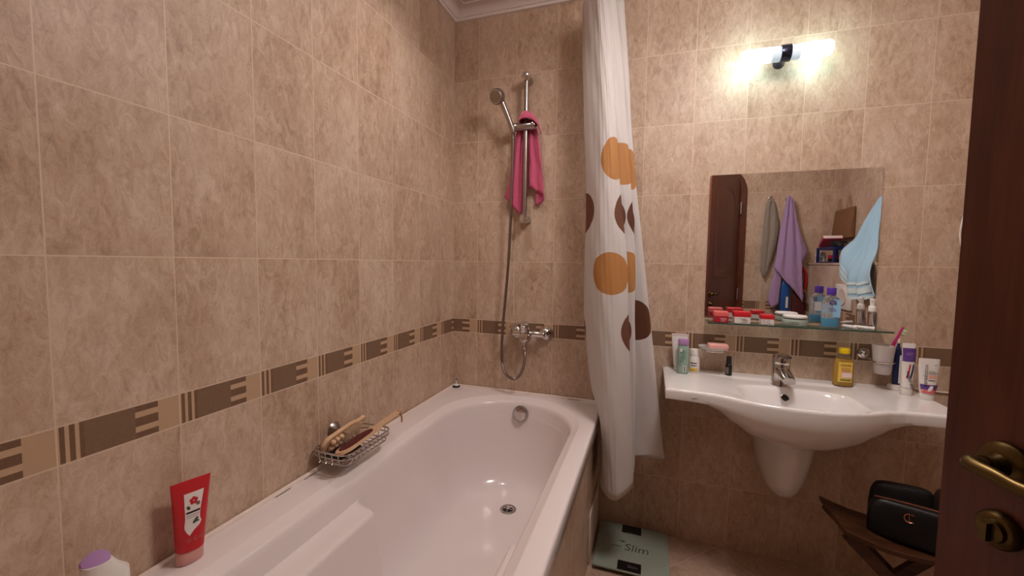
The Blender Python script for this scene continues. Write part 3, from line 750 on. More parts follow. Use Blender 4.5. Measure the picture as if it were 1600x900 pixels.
# ------------------------------------------------------------------ mirror, shelf, lamp
mir = thing('wall_mirror', (1.5, -.003, 1.03), 'square frameless mirror on the tiled wall above the washbasin', 'mirror')
obj('mirror_glass', box(1.206, 1.804, -.006, -.0055, 1.022, 1.622), M['mirror'], mir, sharp=0)
obj('mirror_back', box(1.206, 1.804, -.0054, -.0005, 1.022, 1.622), M['glassedge'], mir, sharp=0)
SZ = 1.010
sh = thing('glass_shelf', (1.51, -.06, SZ-.006), 'clear glass shelf with greenish edge just under the mirror', 'shelf')
obj('shelf_pane', box(1.207, 1.822, -.112, -.0075, SZ-.006, SZ, .0008, 1), M['glass'], sh, sharp=0)
obj('front_edge', box(1.207, 1.822, -.1135, -.1122, SZ-.006, SZ), M['glassedge'], sh, sharp=0)
for x in (1.30, 1.72):
    obj('shelf_bracket', cyl((x, -.0005, SZ-.011), (x, -.028, SZ-.011), .0048, 14, .001).add(cyl((x, -.0005, SZ-.011), (x, -.005, SZ-.011), .009, 18)), M['chrome'], sh)

LX, LY, LZ = 1.438, -.088, 2.052
vl = thing('vanity_lamp', (LX, 0, LZ), 'lit two-tube wall lamp with dark centre band above the mirror', 'lamp')
DKM = pm('dark_band_metal', rgb(70, 74, 92), .25, .9, noise=.05, nscale=30)
obj('wall_plate', place(lathe([(0, 0), (.021, 0), (.021, .004), (.019, .008), (.015, .014), (.014, .034), (.012, .055), (0, .055)], 36), (LX, 0, LZ), 'X', 90), DKM, vl)
obj('centre_band', cyl((LX-.017, LY, LZ), (LX+.017, LY, LZ), .0305, 36, .002), DKM, vl)
def shade_mat():
    m = bpy.data.materials.new('lit_opal_glass'); m.use_nodes = True; nt = m.node_tree; E.nt = nt; b = nt.nodes['Principled BSDF']
    x, y, z = position(); d = ((x-LX).abs()-.045)/.05
    k = d.max(0.0).min(1.0)
    c = mixc(k, rgb(176, 208, 222), rgb(208, 250, 246))
    nt.links.new(c.k, b.inputs['Emission Color']); s = k*21.0+.6; nt.links.new(s.k, b.inputs['Emission Strength'])
    b.inputs['Base Color'].default_value = rgb(220, 230, 235); b.inputs['Roughness'].default_value = .3
    return m
SHM = shade_mat()
for sg in (-1, 1):
    pr = [(.0262, .0165), (.0275, .02), (.0275, .135), (.0265, .143), (.022, .149), (.012, .1525), (0, .153)]
    g = tube([(LX+sg*z, LY, LZ) for r, z in pr], [max(r, .0005) for r, z in pr], 32)
    obj('glass_tube', g, SHM, vl)

# boxes and bottles on the shelf
def cream_box(x0, x1, y0, y1, h, lid, body, label):
    t = thing('cream_box', ((x0+x1)/2, (y0+y1)/2, SZ), label, 'box', 'cream boxes on the glass shelf')
    z1 = SZ+h*.58
    obj('carton', box(x0+.0015, x1-.0015, y0+.0015, y1-.0015, SZ+.0003, z1, .001, 1), body, t)
    obj('lid', box(x0, x1, y0, y1, z1, SZ+h, .002, 2), lid, t)
    return t, (x0+x1)/2, y0+.0012, SZ+h*.3
t, cx, fy, cz = cream_box(1.231, 1.285, -.108, -.055, .044, M['pinklid'], M['crimson'], 'crimson box with coral lid, leftmost on the glass shelf')
g = G()
for dx, dz, w in ((.006, .004, .024), (.008, -.001, .020), (.006, -.006, .018)): g.add(box(cx+dx-w/2, cx+dx+w/2, fy-.0006, fy, cz+dz-.0007, cz+dz+.0007))
obj('print_lines', g, M['inkwhite'], t)
t, cx, fy, cz = cream_box(1.304, 1.364, -.106, -.052, .047, M['redlid'], M['card'], 'larger white box with red lid beside the crimson box')
g = G()
for dx, dz, w, h in ((0, .006, .026, .0005), (.008, .001, .022, .0010), (.009, -.004, .012, .0005), (.007, -.008, .024, .0006)): g.add(box(cx+dx-w/2, cx+dx+w/2, fy-.0006, fy, cz+dz-h, cz+dz+h))
obj('print_lines', g, M['inkgrey'], t)
t, cx, fy, cz = cream_box(1.400, 1.446, -.108, -.062, .040, M['redlid'], M['card'], 'smaller white box with red lid, between the larger box and the glass jar')
pts = [(cx+.002+.0045*math.cos(2*PI*k/16), fy-.0003, cz+.002+.0045*math.sin(2*PI*k/16)) for k in range(16)]
g = tube(pts, .0006, 5, True)
for dx, dz, w, h in ((0, -.008, .026, .0005), (-.014, .004, .006, .0008), (-.013, -.001, .003, .0012)): g.add(box(cx+dx-w/2, cx+dx+w/2, fy-.0006, fy, cz+dz-h, cz+dz+h))
obj('print_lines', g, M['inkgrey'], t)
JX, JY = 1.526, -.062
jr = thing('cosmetic_jar', (JX, JY, SZ), 'low round glass jar with wide white lid on the shelf', 'jar')
obj('jar_glass', lathe([(0, .0005), (.038, .0005), (.0435, .004), (.045, .012), (.0425, .022), (.036, .027), (.034, .029), (0, .029)], 40, JX, JY, SZ), M['jarglass'], jr)
obj('jar_fill', lathe([(0, .005), (.039, .005), (.0415, .012), (.039, .020), (.033, .024), (0, .024)], 40, JX, JY, SZ), M['cream'], jr)
obj('lid', lathe([(0, .0295), (.036, .0295), (.041, .032), (.041, .037), (.0375, .040), (0, .041)], 40, JX, JY, SZ), M['wplastic'], jr)
for dz, a0, a1 in ((.018, -2.25, -1.55), (.0135, -2.3, -1.6), (.009, -2.2, -1.5)):
    obj('print_line', tube([(JX+0.0460*math.cos(a0+(a1-a0)*k/6), JY+0.0460*math.sin(a0+(a1-a0)*k/6), SZ+dz) for k in range(7)], .0006, 5), M['greenfeather'], jr)
BX, BY = 1.640, -.068
bb = thing('toner_bottle', (BX, BY, SZ), 'clear blue lotion bottle with purple cap on the shelf', 'bottle')
def ob(zs): return loft([circ(a, SZ+z, 32, BX, BY, b, 2.8) for z, a, b in zs])
obj('bottle_body', ob([(.0005, .026, .015), (.004, .029, .0175), (.09, .0295, .018), (.108, .0275, .0165), (.117, .020, .013), (.121, .0125, .0115), (.128, .012, .011)]), M['bluebody'], bb)
obj('liquid', ob([(.004, .0265, .0148), (.034, .027, .0152), (.035, .0265, .0148)]), M['blueliq'], bb)
obj('cap', lathe([(0, .125), (.0145, .125), (.0152, .127), (.0152, .150), (.0135, .153), (0, .1535)], 28, BX, BY, SZ), M['purple'], bb)
lg_ = obj('logo_patch', box(BX-.010, BX+.012, BY-.0192, BY-.0184, SZ+.088, SZ+.104, .0003, 1), M['navyp'], bb)
text('lettering', 'Clean &\nClear', .0062, M['inkwhite'], lg_, (BX+.001, BY-.0195, SZ+.096), depth=.0001)
g = G()
for dz, w, x in ((.074, .022, -.004), (.069, .026, 0), (.064, .024, 0)): g.add(box(BX+x-w/2, BX+x+w/2, BY-.0191, BY-.0186, SZ+dz-.0008, SZ+dz+.0008))
obj('print_lines', g, M['violet'], bb)
obj('front_film', box(BX+.001, BX+.026, BY-.0186, BY-.0181, SZ+.040, SZ+.108, .0002, 1), M['skyfilm'], bb)
obj('back_label', box(BX-.018, BX+.008, BY+.0183, BY+.0190, SZ+.052, SZ+.088), M['paper'], bb)
for k, (x0, y0, x1, y1, lb) in enumerate(((1.690, -.050, 1.718, -.094, 'short white capped tube lying left of the other on shelf end'), (1.722, -.058, 1.770, -.098, 'longer white capped tube lying beside the spray bottle'))):
    t = thing('balm_stick', ((x0+x1)/2, (y0+y1)/2, SZ), lb, 'stick', 'white sticks lying on the shelf')
    z = SZ+.0065; m_ = .72
    obj('barrel', cyl((x0, y0, z), (x0+(x1-x0)*m_, y0+(y1-y0)*m_, z), .006, 16, .001), M['wplastic'], t)
    obj('cap', cyl((x0+(x1-x0)*m_, y0+(y1-y0)*m_, z), (x1, y1, z), .0062, 16, .0015), M['card'], t)
    d = Vector((x1-x0, y1-y0, 0)).normalized(); c = Vector((x0+(x1-x0)*.86, y0+(y1-y0)*.86, z+.0062))
    obj('print_dot', cyl(c, c+Vector((0, 0, .0006)), .0018, 8), M['inkgrey'], t)
SX, SY = 1.778, -.050
sb = thing('spray_bottle', (SX, SY, SZ), 'small clear spray bottle with white pump at the shelf end', 'bottle')
obj('bottle_body', lathe([(0, .0005), (.0145, .0005), (.0155, .003), (.0155, .055), (.0145, .062), (.0095, .067), (.009, .072), (0, .072)], 28, SX, SY, SZ), M['clear'], sb)
obj('pump', lathe([(0, .066), (.0115, .066), (.0118, .082), (.0095, .086), (.0075, .087), (.0075, .100), (.0085, .101), (.0085, .112), (.006, .114), (0, .114)], 24, SX, SY, SZ), M['wplastic'], sb)
obj('nozzle', cyl((SX, SY, SZ+.108), (SX-.006, SY-.010, SZ+.108), .0022, 10), M['wplastic'], sb)
obj('dip_tube', tube([(SX, SY, SZ+.070), (SX+.002, SY, SZ+.03), (SX+.008, SY, SZ+.005)], .0013, 6), M['wplastic'], sb)

# ------------------------------------------------------------------ washbasin
BZ = .785
X0, X1 = 1.046, 1.934
YF = [(1.046, -.345), (1.09, -.350), (1.13, -.353), (1.17, -.358), (1.21, -.368), (1.25, -.384), (1.29, -.404), (1.34, -.421), (1.395, -.433), (1.447, -.438), (1.497, -.438), (1.55, -.431), (1.60, -.417), (1.65, -.396), (1.69, -.374), (1.72, -.356), (1.76, -.343), (1.81, -.338), (1.87, -.336), (1.934, -.335)]
def yf(x):
    for (a, b), (c, d) in zip(YF, YF[1:]):
        if a <= x <= c:
            t = (x-a)/(c-a); return b+(d-b)*t
    return YF[0][1] if x < X0 else YF[-1][1]
DP = [(1.046, 0), (1.10, 0), (1.145, .002), (1.18, .010), (1.22, .040), (1.285, .094), (1.349, .138), (1.42, .160), (1.49, .168), (1.56, .160), (1.63, .138), (1.695, .094), (1.745, .048), (1.785, .012), (1.82, .002), (1.87, 0), (1.934, 0)]
def dpt(x):
    for (a, b), (c, d) in zip(DP, DP[1:]):
        if a <= x <= c:
            t = (x-a)/(c-a); t = t*t*(3-2*t)*.35+t*.65; return b+(d-b)*t
    return 0
def sstep(a, b, x):
    t = min(1, max(0, (x-a)/(b-a))); return t*t*(3-2*t)
def topz(x, y):
    f = yf(x)
    # side wings dip a little towards the bowl; deck recess for the tap; bowl
    q = (abs((x-1.485)/.172))**4+(abs((y+.287)/.126))**4
    q = q**(1/4)
    bowl = 1-sstep(.60, 1.08, q)
    dx = abs(x-1.485)
    shallow = (1-sstep(.10, .27, dx))*sstep(-.062, -.075, y)*(1-sstep(.0, .03, (f+.03)-y)) if True else 0
    sh2 = (1-sstep(.14, .29, dx))*sstep(f+.010, f+.10, y)*(1-sstep(-.085, -.06, y))
    return BZ-.115*bowl-.007*sh2
g = G(); NX, NY = 150, 60
rings = []
xs = [X0+(X1-X0)*i/NX for i in range(NX+1)]
for i, x in enumerate(xs):
    f = yf(x); col = []
    e = min(i, NX-i)
    ed = .006*(1-min(1, e/2.0))
    for j in range(NY+1):
        t = j/NY; y = -.0012+(f+.006-(-.0012))*t
        col.append((x, y, topz(x, y)-ed*.8))
    d = dpt(x); lip = .038
    for yy, zz in ((.0045, .0012), (.0022, .0035), (.0005, .007), (0, .012), (0, .022), (0.0, .032)):
        col.append((x, f+yy, BZ-zz-ed*.3))
    yb = -.10
    for k in range(1, 15):
        a = PI/2*k/14
        yy = yb+(f-yb)*(math.cos(a)**.85 if k < 14 else 0); zz = BZ-lip-.0-d*math.sin(a)**.95-.004*math.sin(a)
        col.append((x, yy, zz))
    col.append((x, -.0012, BZ-lip-.004-d*.9))
    rings.append(col)
wbn = thing('washbasin', (1.49, -.2, .34), 'wide white wall-hung washbasin with side counters and half pedestal', 'washbasin')
obj('basin', loft(rings, True, True), M['ceramic'], wbn, sharp=50)
obj('maker_mark', box(1.135, 1.165, -.3565, -.3555, .762, .7645), M['offwhite'], wbn)
pr = []
for z, a, d in ((.70, .108, .240), (.64, .107, .238), (.58, .102, .232), (.52, .095, .222), (.46, .085, .206), (.42, .077, .192), (.38, .066, .172), (.35, .054, .148), (.33, .041, .118), (.318, .026, .080), (.313, .012, .045)):
    pr.append([(1.508+a*math.copysign(abs(math.cos(PI*k/24))**.9, math.cos(PI*k/24)), -.001-d*math.sin(PI*k/24)**.8 if 0 < k < 24 else -.001, z) for k in range(25)])
obj('half_pedestal', loft(pr, True, True), M['ceramic'], wbn, sharp=60)
ovr = place(lathe([(0, -.004), (.0125, -.004), (.0145, 0), (.0145, .002), (.012, .003), (.0105, .001), (0, .001)], 28), (1.473, -.1845, .748), 'X', 62)
oo = obj('overflow_ring', ovr, M['chrome'], wbn)
obj('overflow_hole', place(lathe([(0, .0012), (.0105, .0012), (.0105, .0022), (0, .0022)], 24), (1.473, -.1845, .748), 'X', 62), M['rubber'], oo)

TXc, TYc = 1.474, -.112
tp = thing('basin_tap', (TXc, TYc, BZ-.01), 'chrome single lever tap standing on the washbasin', 'tap')
TZ = BZ-.0105
obj('tap_body', lathe([(0, 0), (.032, 0), (.032, .004), (.0305, .008), (.0295, .045), (.030, .085), (.0292, .088), (0, .088)], 36, TXc, TYc, TZ), M['chrome'], tp)
sp = []
for t in [i/10 for i in range(11)]:
    y = TYc-.010-.098*t; z = TZ+.062-.006*t-.010*t*t; w = .0265-.0055*t; h = .0185-.0065*t
    sp.append([(TXc+w*math.copysign(abs(math.cos(a))**.7, math.cos(a)), y, z+h*math.copysign(abs(math.sin(a))**.7, math.sin(a))) for a in [2*PI*k/24 for k in range(24)]])
so = obj('spout', loft(sp), M['chrome'], tp, sharp=50)
obj('aerator', cyl((TXc, TYc-.096, TZ+.047), (TXc, TYc-.096, TZ+.032), .0105, 20, .001), M['satin'], so)
lv2 = lathe([(0, .0885), (.0302, .0885), (.031, .094), (.0302, .112), (.026, .123), (.014, .1275), (0, .128)], 36, TXc, TYc, TZ)
hl = []
for t in [i/8 for i in range(9)]:
    y = TYc-.012-.052*t; z = TZ+.116+.010*t; w = .021-.004*t; h = .009-.003*t
    hl.append([(TXc+w*math.copysign(abs(math.cos(a))**.6, math.cos(a)), y, z+h*math.copysign(abs(math.sin(a))**.6, math.sin(a))) for a in [2*PI*k/16 for k in range(16)]])
lo = obj('lever', lv2.add(loft(hl)), M['chrome'], tp, sharp=45)
obj('temperature_mark', cyl((TXc-.004, TYc-.0300, TZ+.100), (TXc-.004, TYc-.0325, TZ+.100), .003, 10).add(cyl((TXc+.004, TYc-.0300, TZ+.100), (TXc+.004, TYc-.0325, TZ+.100), .003, 10)), M['ink'], lo)

# ------------------------------------------------------------------ things on the left counter
ZC = BZ+.0003
wt = thing('cream_tube', (1.108, -.055, ZC), 'white squeeze tube standing behind the mint bottle', 'tube')
obj('tube_body', loft([circ(a, ZC+z, 28, 1.108, -.052, b, 2.3) for z, a, b in ((.022, .0215, .0155), (.06, .026, .013), (.10, .030, .009), (.14, .0325, .004), (.150, .033, .0016))]), M['wplastic'], wt)
obj('crimp', box(1.0745, 1.1415, -.0536, -.0504, ZC+.150, ZC+.160, .0006, 1), M['card'], wt)
obj('cap', loft([circ(a, ZC+z, 28, 1.108, -.052, a*.82, 2.2) for z, a in ((0, .017), (.002, .0185), (.020, .0195), (.022, .019))]), M['wplastic'], wt)
gb = thing('shower_bottle', (1.120, -.100, ZC), 'mint green bottle with lilac cap on the basin left end', 'bottle')
GX, GY = 1.120, -.098
obj('bottle_body', loft([circ(a, ZC+z, 32, GX, GY, a*.72, 2.6) for z, a in ((0, .0205), (.003, .0225), (.10, .0222), (.118, .0218), (.1195, .021))]), M['mint'], gb)
obj('cap', loft([circ(a, ZC+z, 32, GX, GY, a*.72, 2.6) for z, a in ((.1215, .0205), (.123, .0218), (.142, .0215), (.146, .0195))]), M['lilac'], gb)
g = G(); FYg = GY-.0167
for z, x0, w in ((.098, -.004, .014), (.090, -.010, .024), (.080, -.006, .018), (.072, -.012, .026), (.064, -.010, .022), (.057, -.014, .020), (.050, -.014, .018), (.040, -.014, .010), (.034, -.014, .009)):
    g.add(box(GX+x0-.002, GX+x0+w-.004, FYg-.0006, FYg, ZC+z-.001, ZC+z+.001))
obj('print_lines', g, M['mintdark'], gb)
bc = obj('barcode_label', box(GX+.000, GX+.012, FYg-.0006, FYg+.001, ZC+.010, ZC+.036), M['paper'], gb)
g = G()
for k in range(8): g.add(box(GX+.0025, GX+.0095, FYg-.0009, FYg-.0003, ZC+.0125+k*.0028, ZC+.0125+k*.0028+.0014))
obj('barcode', g, M['ink'], bc)
obj('small_label', box(GX-.013, GX-.005, FYg-.0006, FYg+.001, ZC+.094, ZC+.108), M['paper'], gb)
PX, PY = 1.168, -.058
pb = thing('pill_bottle', (PX, PY, ZC), 'small white screw-cap bottle right of the mint bottle', 'bottle')
obj('bottle_body', lathe([(0, 0), (.0205, 0), (.0218, .002), (.0218, .052), (.0205, .062), (.0165, .070), (.0155, .074), (0, .074)], 32, PX, PY, ZC), M['wplastic'], pb)
obj('cap', lathe([(0, .0745), (.0172, .0745), (.0175, .077), (.0175, .097), (.016, .0995), (0, .1)], 32, PX, PY, ZC), M['wplastic'], pb)
def curved(cx, cy, r, a0, a1, z0, z1, n=8):
    return loft([[(cx+r*math.cos(a0+(a1-a0)*k/n), cy+r*math.sin(a0+(a1-a0)*k/n), z) for k in range(n+1)] for z in (z0, z1)], False, False, closed=False)
lab = obj('paper_label', curved(PX, PY, .0222, -2.6, -.4, ZC+.006, ZC+.050), M['paper'], pb)
obj('yellow_stripe', curved(PX, PY, .0225, -2.6, -1.0, ZC+.007, ZC+.021), M['yellowlabel'], lab)
obj('print_lines', curved(PX, PY, .0225, -2.35, -1.2, ZC+.040, ZC+.044).add(curved(PX, PY, .0225, -2.3, -1.25, ZC+.030, ZC+.033)).add(curved(PX, PY, .0228, -2.2, -1.5, ZC+.011, ZC+.0125)), M['ink'], lab)
DX, DY = 1.301, -.055
db = thing('dropper_bottle', (DX, DY, ZC), 'little black bottle with tall black cap left of the tap', 'bottle')
obj('bottle_body', lathe([(0, 0), (.0122, 0), (.0132, .0015), (.0132, .038), (.0115, .044), (.008, .047), (0, .047)], 26, DX, DY, ZC), M['black'], db)
obj('cap', lathe([(0, .046), (.0098, .046), (.0102, .048), (.0096, .076), (.0085, .078), (0, .078)], 26, DX, DY, ZC), M['rubber'], db)
obj('paper_label', curved(DX, DY, .0135, -2.9, -1.7, ZC+.006, ZC+.034), M['inkgrey'], db)
# soap dish on the wall and the soap on it
SDX, SDZ = 1.237, .885
sd = thing('soap_dish', (SDX, -.07, SDZ), 'frosted glass soap dish on a wall bracket above the counter', 'soap dish')
def dish(r): return [(0, .0), (.030, .0), (.046, .006), (.056, .016), (.058, .020), (.055, .020), (.045, .010), (.030, .005), (0, .005)]
obj('dish', lathe(dish(0), 36, SDX, -.075, SDZ, .80), M['frost'], sd, sharp=50)
obj('dish_ring', tube([(SDX+.044*math.cos(2*PI*k/28), -.075+.035*math.sin(2*PI*k/28), SDZ+.0025) for k in range(28)], .0025, 7, True).add(cyl((SDX, -.001, SDZ+.002), (SDX, -.042, SDZ+.002), .004, 12)), M['chrome'], sd)
obj('wall_rosette', cyl((SDX, -.0005, SDZ+.002), (SDX, -.009, SDZ+.002), .019, 24, .003), M['chrome'], sd)
so_ = box(-.037, .037, -.024, .024, 0, .026, .005, 3).rot('Z', 4).mv(SDX+.016, -.073, SDZ+.0065)
tag(obj('soap_bar', so_, M['soap'], sharp=50), 'pink soap bar resting in the wall soap dish', 'soap')

# ------------------------------------------------------------------ things on the right counter
YX, YY = 1.695, -.062
yb = thing('micellar_bottle', (YX, YY, ZC), 'yellow see-through bottle with bright yellow cap right of the tap', 'bottle')
def yl(zs, s=1.0): return loft([circ(a*s, ZC+z, 36, YX, YY, b*s, 2.6) for z, a, b in zs])
obj('bottle_body', yl([(0, .0285, .0185), (.004, .032, .021), (.06, .032, .021), (.080, .0312, .0205), (.094, .0285, .019), (.106, .0240, .0172), (.115, .0185, .0152), (.121, .0150, .0136), (.128, .0145, .0135)]), M['clear'], yb)
obj('liquid', yl([(.003, .027, .0175), (.006, .0302, .0194), (.06, .0302, .0194), (.080, .0294, .0190), (.094, .0265, .0174), (.102, .0235, .016), (.103, .0225, .0155)]), M['yellow'], yb)
obj('cap', lathe([(0, .126), (.0172, .126), (.0178, .128), (.0178, .143), (.0155, .147), (0, .1475)], 32, YX, YY, ZC), M['yellowcap'], yb)
fl = obj('front_label', loft([[(YX+u*.0225, YY-.0213+abs(u)**3*.003, ZC+z) for u in [-1+k/4 for k in range(9)]] for z in (.018, .095)], False, False, closed=False), M['yellowlabel'], yb)
text('lettering', 'GARNIER', .0085, M['ink'], fl, (YX, YY-.0219, ZC+.083), depth=.0001)
g = G()
for z, w in ((.072, .026), (.066, .030), (.061, .026)): g.add(box(YX-w/2, YX+w/2, YY-.0220, YY-.0216, ZC+z-.0008, ZC+z+.0008))
obj('print_lines', g, M['leather'], fl)
obj('pale_panel', box(YX-.011, YX+.020, YY-.0221, YY-.0216, ZC+.036, ZC+.054), M['inkwhite'], fl)
obj('peach_stripe', box(YX-.014, YX+.018, YY-.0222, YY-.0217, ZC+.0545, ZC+.058), M['peach'], fl)
obj('green_stripe', box(YX-.016, YX+.018, YY-.0220, YY-.0216, ZC+.024, ZC+.029), M['green'], fl)
# wall ring with frosted tumbler
CX, CY = 1.808, -.080
cr = thing('tumbler_holder', (1.775, -.02, .90), 'chrome wall ring holding the frosted tumbler', 'holder')
obj('wall_rosette', cyl((1.777, -.0005, .908), (1.777, -.012, .908), .021, 28, .004).add(cyl((1.777, -.010, .908), (1.777, -.022, .904), .012, 20, .003)), M['chrome'], cr)
obj('ring', tube([(CX+.0315*math.cos(2*PI*k/36), CY+.0315*math.sin(2*PI*k/36), .893) for k in range(36)], .0034, 8, True).add(tube(crv([(1.777, -.02, .904), (1.778, -.034, .897), (1.785, -.050, .893)], 5), .003, 8)), M['chrome'], cr)
tum = lathe([(0, .848), (.0235, .848), (.025, .851), (.0285, .893), (.0345, .957), (.0330, .957), (.0270, .893), (.0232, .855), (0, .855)], 40, CX, CY, 0)
tag(obj('tumbler', tum, M['frost'], sharp=50), 'frosted tumbler in the chrome wall ring', 'tumbler')
tb = thing('toothbrush', (1.80, -.08, .862), 'magenta toothbrush with white and green bristles leaning in the tumbler', 'toothbrush')
p0, p1 = Vector((1.796, -.082, .8565)), Vector((1.858, -.088, 1.026))
d = (p1-p0).normalized()
pt = [p0, p0.lerp(p1, .25), p0.lerp(p1, .5), p0.lerp(p1, .66), p0.lerp(p1, .78), p0.lerp(p1, .86), p1]
obj('brush_handle', tube(crv(pt, 5), [.0042+.0018*math.sin(min(1, i/18)*PI) for i in range(31)], 12), M['magenta'], tb)
obj('grip', tube([p0.lerp(p1, .48), p0.lerp(p1, .55), p0.lerp(p1, .62)], [.0045, .0068, .0045], 12), M['card'], tb)
side = Vector((d.z, 0, -d.x)).normalized()
g = G(); g2 = G(); 
for k in range(6):
    c = p0.lerp(p1, .86+.024*k)
    (g if k in (0, 5, 2) else g2).add(tube([c+side*.002, c+side*.013], .0038, 8))
obj('green_bristles', g, M['lime'], tb); obj('white_bristles', g2, M['wplastic'], tb)
# electric toothbrush on charger
EX, EY = 1.868, -.046
et = thing('electric_toothbrush', (EX, EY, ZC), 'navy and white electric toothbrush on its charging base with white cord', 'toothbrush')
obj('charging_base', loft([circ(a, ZC+z, 32, EX, EY, a*.9, 2.2) for z, a in ((0, .024), (.002, .0255), (.014, .0245), (.019, .020), (.020, .010))]), M['wplastic'], et)
obj('handle', loft([circ(a, ZC+z, 24, EX, EY, a, 2.1) for z, a in ((.020, .012), (.06, .0128), (.11, .0125), (.140, .0105), (.155, .008), (.160, .0055), (.175, .004))]), M['navy'], et)
obj('grip_front', curved(EX+.0035, EY-.002, .0128, -1.9, -.2, ZC+.026, ZC+.132), M['wplastic'], et)
obj('neck', cyl((EX, EY, ZC+.170), (EX, EY, ZC+.192), .0036, 12, .001), M['wplastic'], et)
cord = crv([(EX+.02, EY-.006, ZC+.006), (1.905, -.036, ZC+.0035), (1.924, -.020, ZC+.0035), (1.942, -.010, ZC+.002), (1.975, -.006, .783), (2.05, -.005, .780), (2.13, -.005, .80), (2.17, -.005, .92), (2.15, -.006, 1.06), (2.105, -.006, 1.16), (2.068, -.006, 1.26), (2.043, -.007, 1.345), (2.042, -.008, 1.40), (2.052, -.008, 1.445), (2.078, -.008, 1.475), (2.135, -.008, 1.47), (2.165, -.010, 1.44)], 8)
obj('cord', tube(cord, .0026, 8), M['wplastic'], et)
obj('cord_plug', box(2.150, 2.182, -.040, -.012, 1.405, 1.445, .006, 2), M['wplastic'], et)
sk = thing('wall_socket', (2.166, -.006, 1.385), 'white wall socket behind the door with the brush cord plugged in', 'socket')
obj('cover_plate', box(2.126, 2.206, -.010, -.0005, 1.385, 1.465, .003, 2), M['wplastic'], sk)
# striped toothpaste standing on its cap
def tpaste(cx, cy, ang, hw, h, caph, capr, body, lean=0):
    A = Matrix.Translation((cx, cy, ZC)) @ Matrix.Rotation(math.radians(lean), 4, 'Y') @ Matrix.Rotation(math.radians(ang), 4, 'Z')
    capg = loft([circ(a, z, 28, 0, 0, a*.85, 2.2) for z, a in ((0, capr*.94), (.002, capr), (caph-.002, capr), (caph, capr*.95))]).xf(A)
    prof = []
    for k in range(13):
        t = k/12; w = capr*1.0+(hw-capr)*min(1, t*1.25)**.8; dd = capr*.88*(1-t)**.8+.0014
        prof.append((w, dd, caph+.001+(h-caph)*t))
    bodyg = loft([circ(w, z, 28, 0, 0, dd, 2.3) for w, dd, z in prof]).xf(A)
    def face(u, z, lift=.0007):
        t = min(1, max(0, (z-caph)/(h-caph))); k = min(11, int(t*12)); f = t*12-k
        w = prof[k][0]*(1-f)+prof[k+1][0]*f; dd = prof[k][1]*(1-f)+prof[k+1][1]*f; q = min(.97, abs(u)/w)
        return A @ Vector((u, -dd*(1-q**2.3)**(1/2.3)-lift, z))
    return A, capg, bodyg, face, prof
def strip(face, rows, lift=.0007, n=8):
    return loft([[face(a+(b-a)*k/n, z, lift) for k in range(n+1)] for a, b, z in rows], False, False, closed=False)
A, cg, bg, face, pf = tpaste(1.868, -.112, 0, .0195, .186, .026, .0165, None)
tp1 = thing('toothpaste_tube', (1.868, -.112, ZC), 'white toothpaste tube with violet top and red white blue swirl', 'toothpaste')
obj('cap', cg, M['wplastic'], tp1); obj('tube_body', bg, M['wplastic'], tp1)
vb = obj('violet_band', strip(face, [(-.0185, .0185, .122), (-.0185, .0190, .140), (-.0190, .0190, .160), (-.0192, .0192, .170)], .0009), M['violet'], tp1)
g = strip(face, [(-.010, .008, .146), (-.010, .008, .148)], .0013).add(strip(face, [(-.008, .012, .152), (-.008, .012, .1535)], .0013))
obj('print_lines', g, M['lilac'], vb)
sw = [(.098, -.004), (.106, -.002), (.112, .003), (.114, .008), (.110, .012), (.100, .012), (.088, .008), (.074, .004), (.062, .006), (.054, .011)]
sw = [(-.010, .058), (-.011, .072), (-.009, .086), (-.008, .098), (-.005, .108), (.001, .113)]
def swirl(off, w):
    rows = []
    for k in range(15):
        t = k/14; z = .062+.050*t; u = -.009+off+.003*math.sin(t*PI*.9)+.008*t*t
        rows.append((u, u+w, z))
    return strip(face, rows, .0010, 2)
obj('red_swirl', swirl(0, .0045), M['red'], tp1)
obj('blue_swirl', swirl(.010, .005), M['navyp'], tp1)
text('lettering', 'Aquafresh', .0165, M['ink'], tp1, (1.8705, -.1285, ZC+.056), Matrix.Rotation(PI/2, 3, 'X') @ Matrix.Rotation(math.radians(-72), 3, 'Z'), depth=.0001)
A, cg, bg, face, pf = tpaste(1.908, -.150, 0, .0295, .142, .022, .0195, None)
tp2 = thing('toothpaste_tube', (1.908, -.150, ZC), 'white toothpaste tube with violet and red bottom at basin right end', 'toothpaste')
obj('cap', cg, M['wplastic'], tp2); obj('tube_body', bg, M['wplastic'], tp2)
obj('violet_band', strip(face, [(-.0215, .0220, .036), (-.0225, .0232, .042), (-.0235, .0245, .050), (-.0240, .0250, .054)], .0008), M['violet'], tp2)
obj('red_band', strip(face, [(-.0190, .0195, .0235), (-.0202, .0205, .030), (-.0215, .0215, .037)], .0010), M['inkrose'], tp2)
obj('white_flash', strip(face, [(-.008, .000, .032), (-.006, .006, .040), (-.002, .008, .047), (.000, .006, .051)], .0013), M['wplastic'], tp2)
VR = Matrix.Rotation(PI/2, 3, 'X') @ Matrix.Rotation(PI/2, 3, 'Z')
text('lettering', 'parodontax', .0165, M['ink'], tp2, (1.8935, -.1655, ZC+.086), VR, depth=.0001)
for a_, b_2, z_, h_ in ((-.004, .014, .0985, .001), (-.004, .022, .0945, .001), (-.004, .017, .0905, .001), (-.005, .014, .0675, .0025), (.012, .022, .121, .0008)):
    obj('print_line', strip(face, [(a_, b_2, z_), (a_, b_2, z_+h_)], .001), M['ink'], tp2)
obj('peach_patch', strip(face, [(-.004, .017, .076), (-.004, .017, .087)], .0009), M['peach'], tp2)

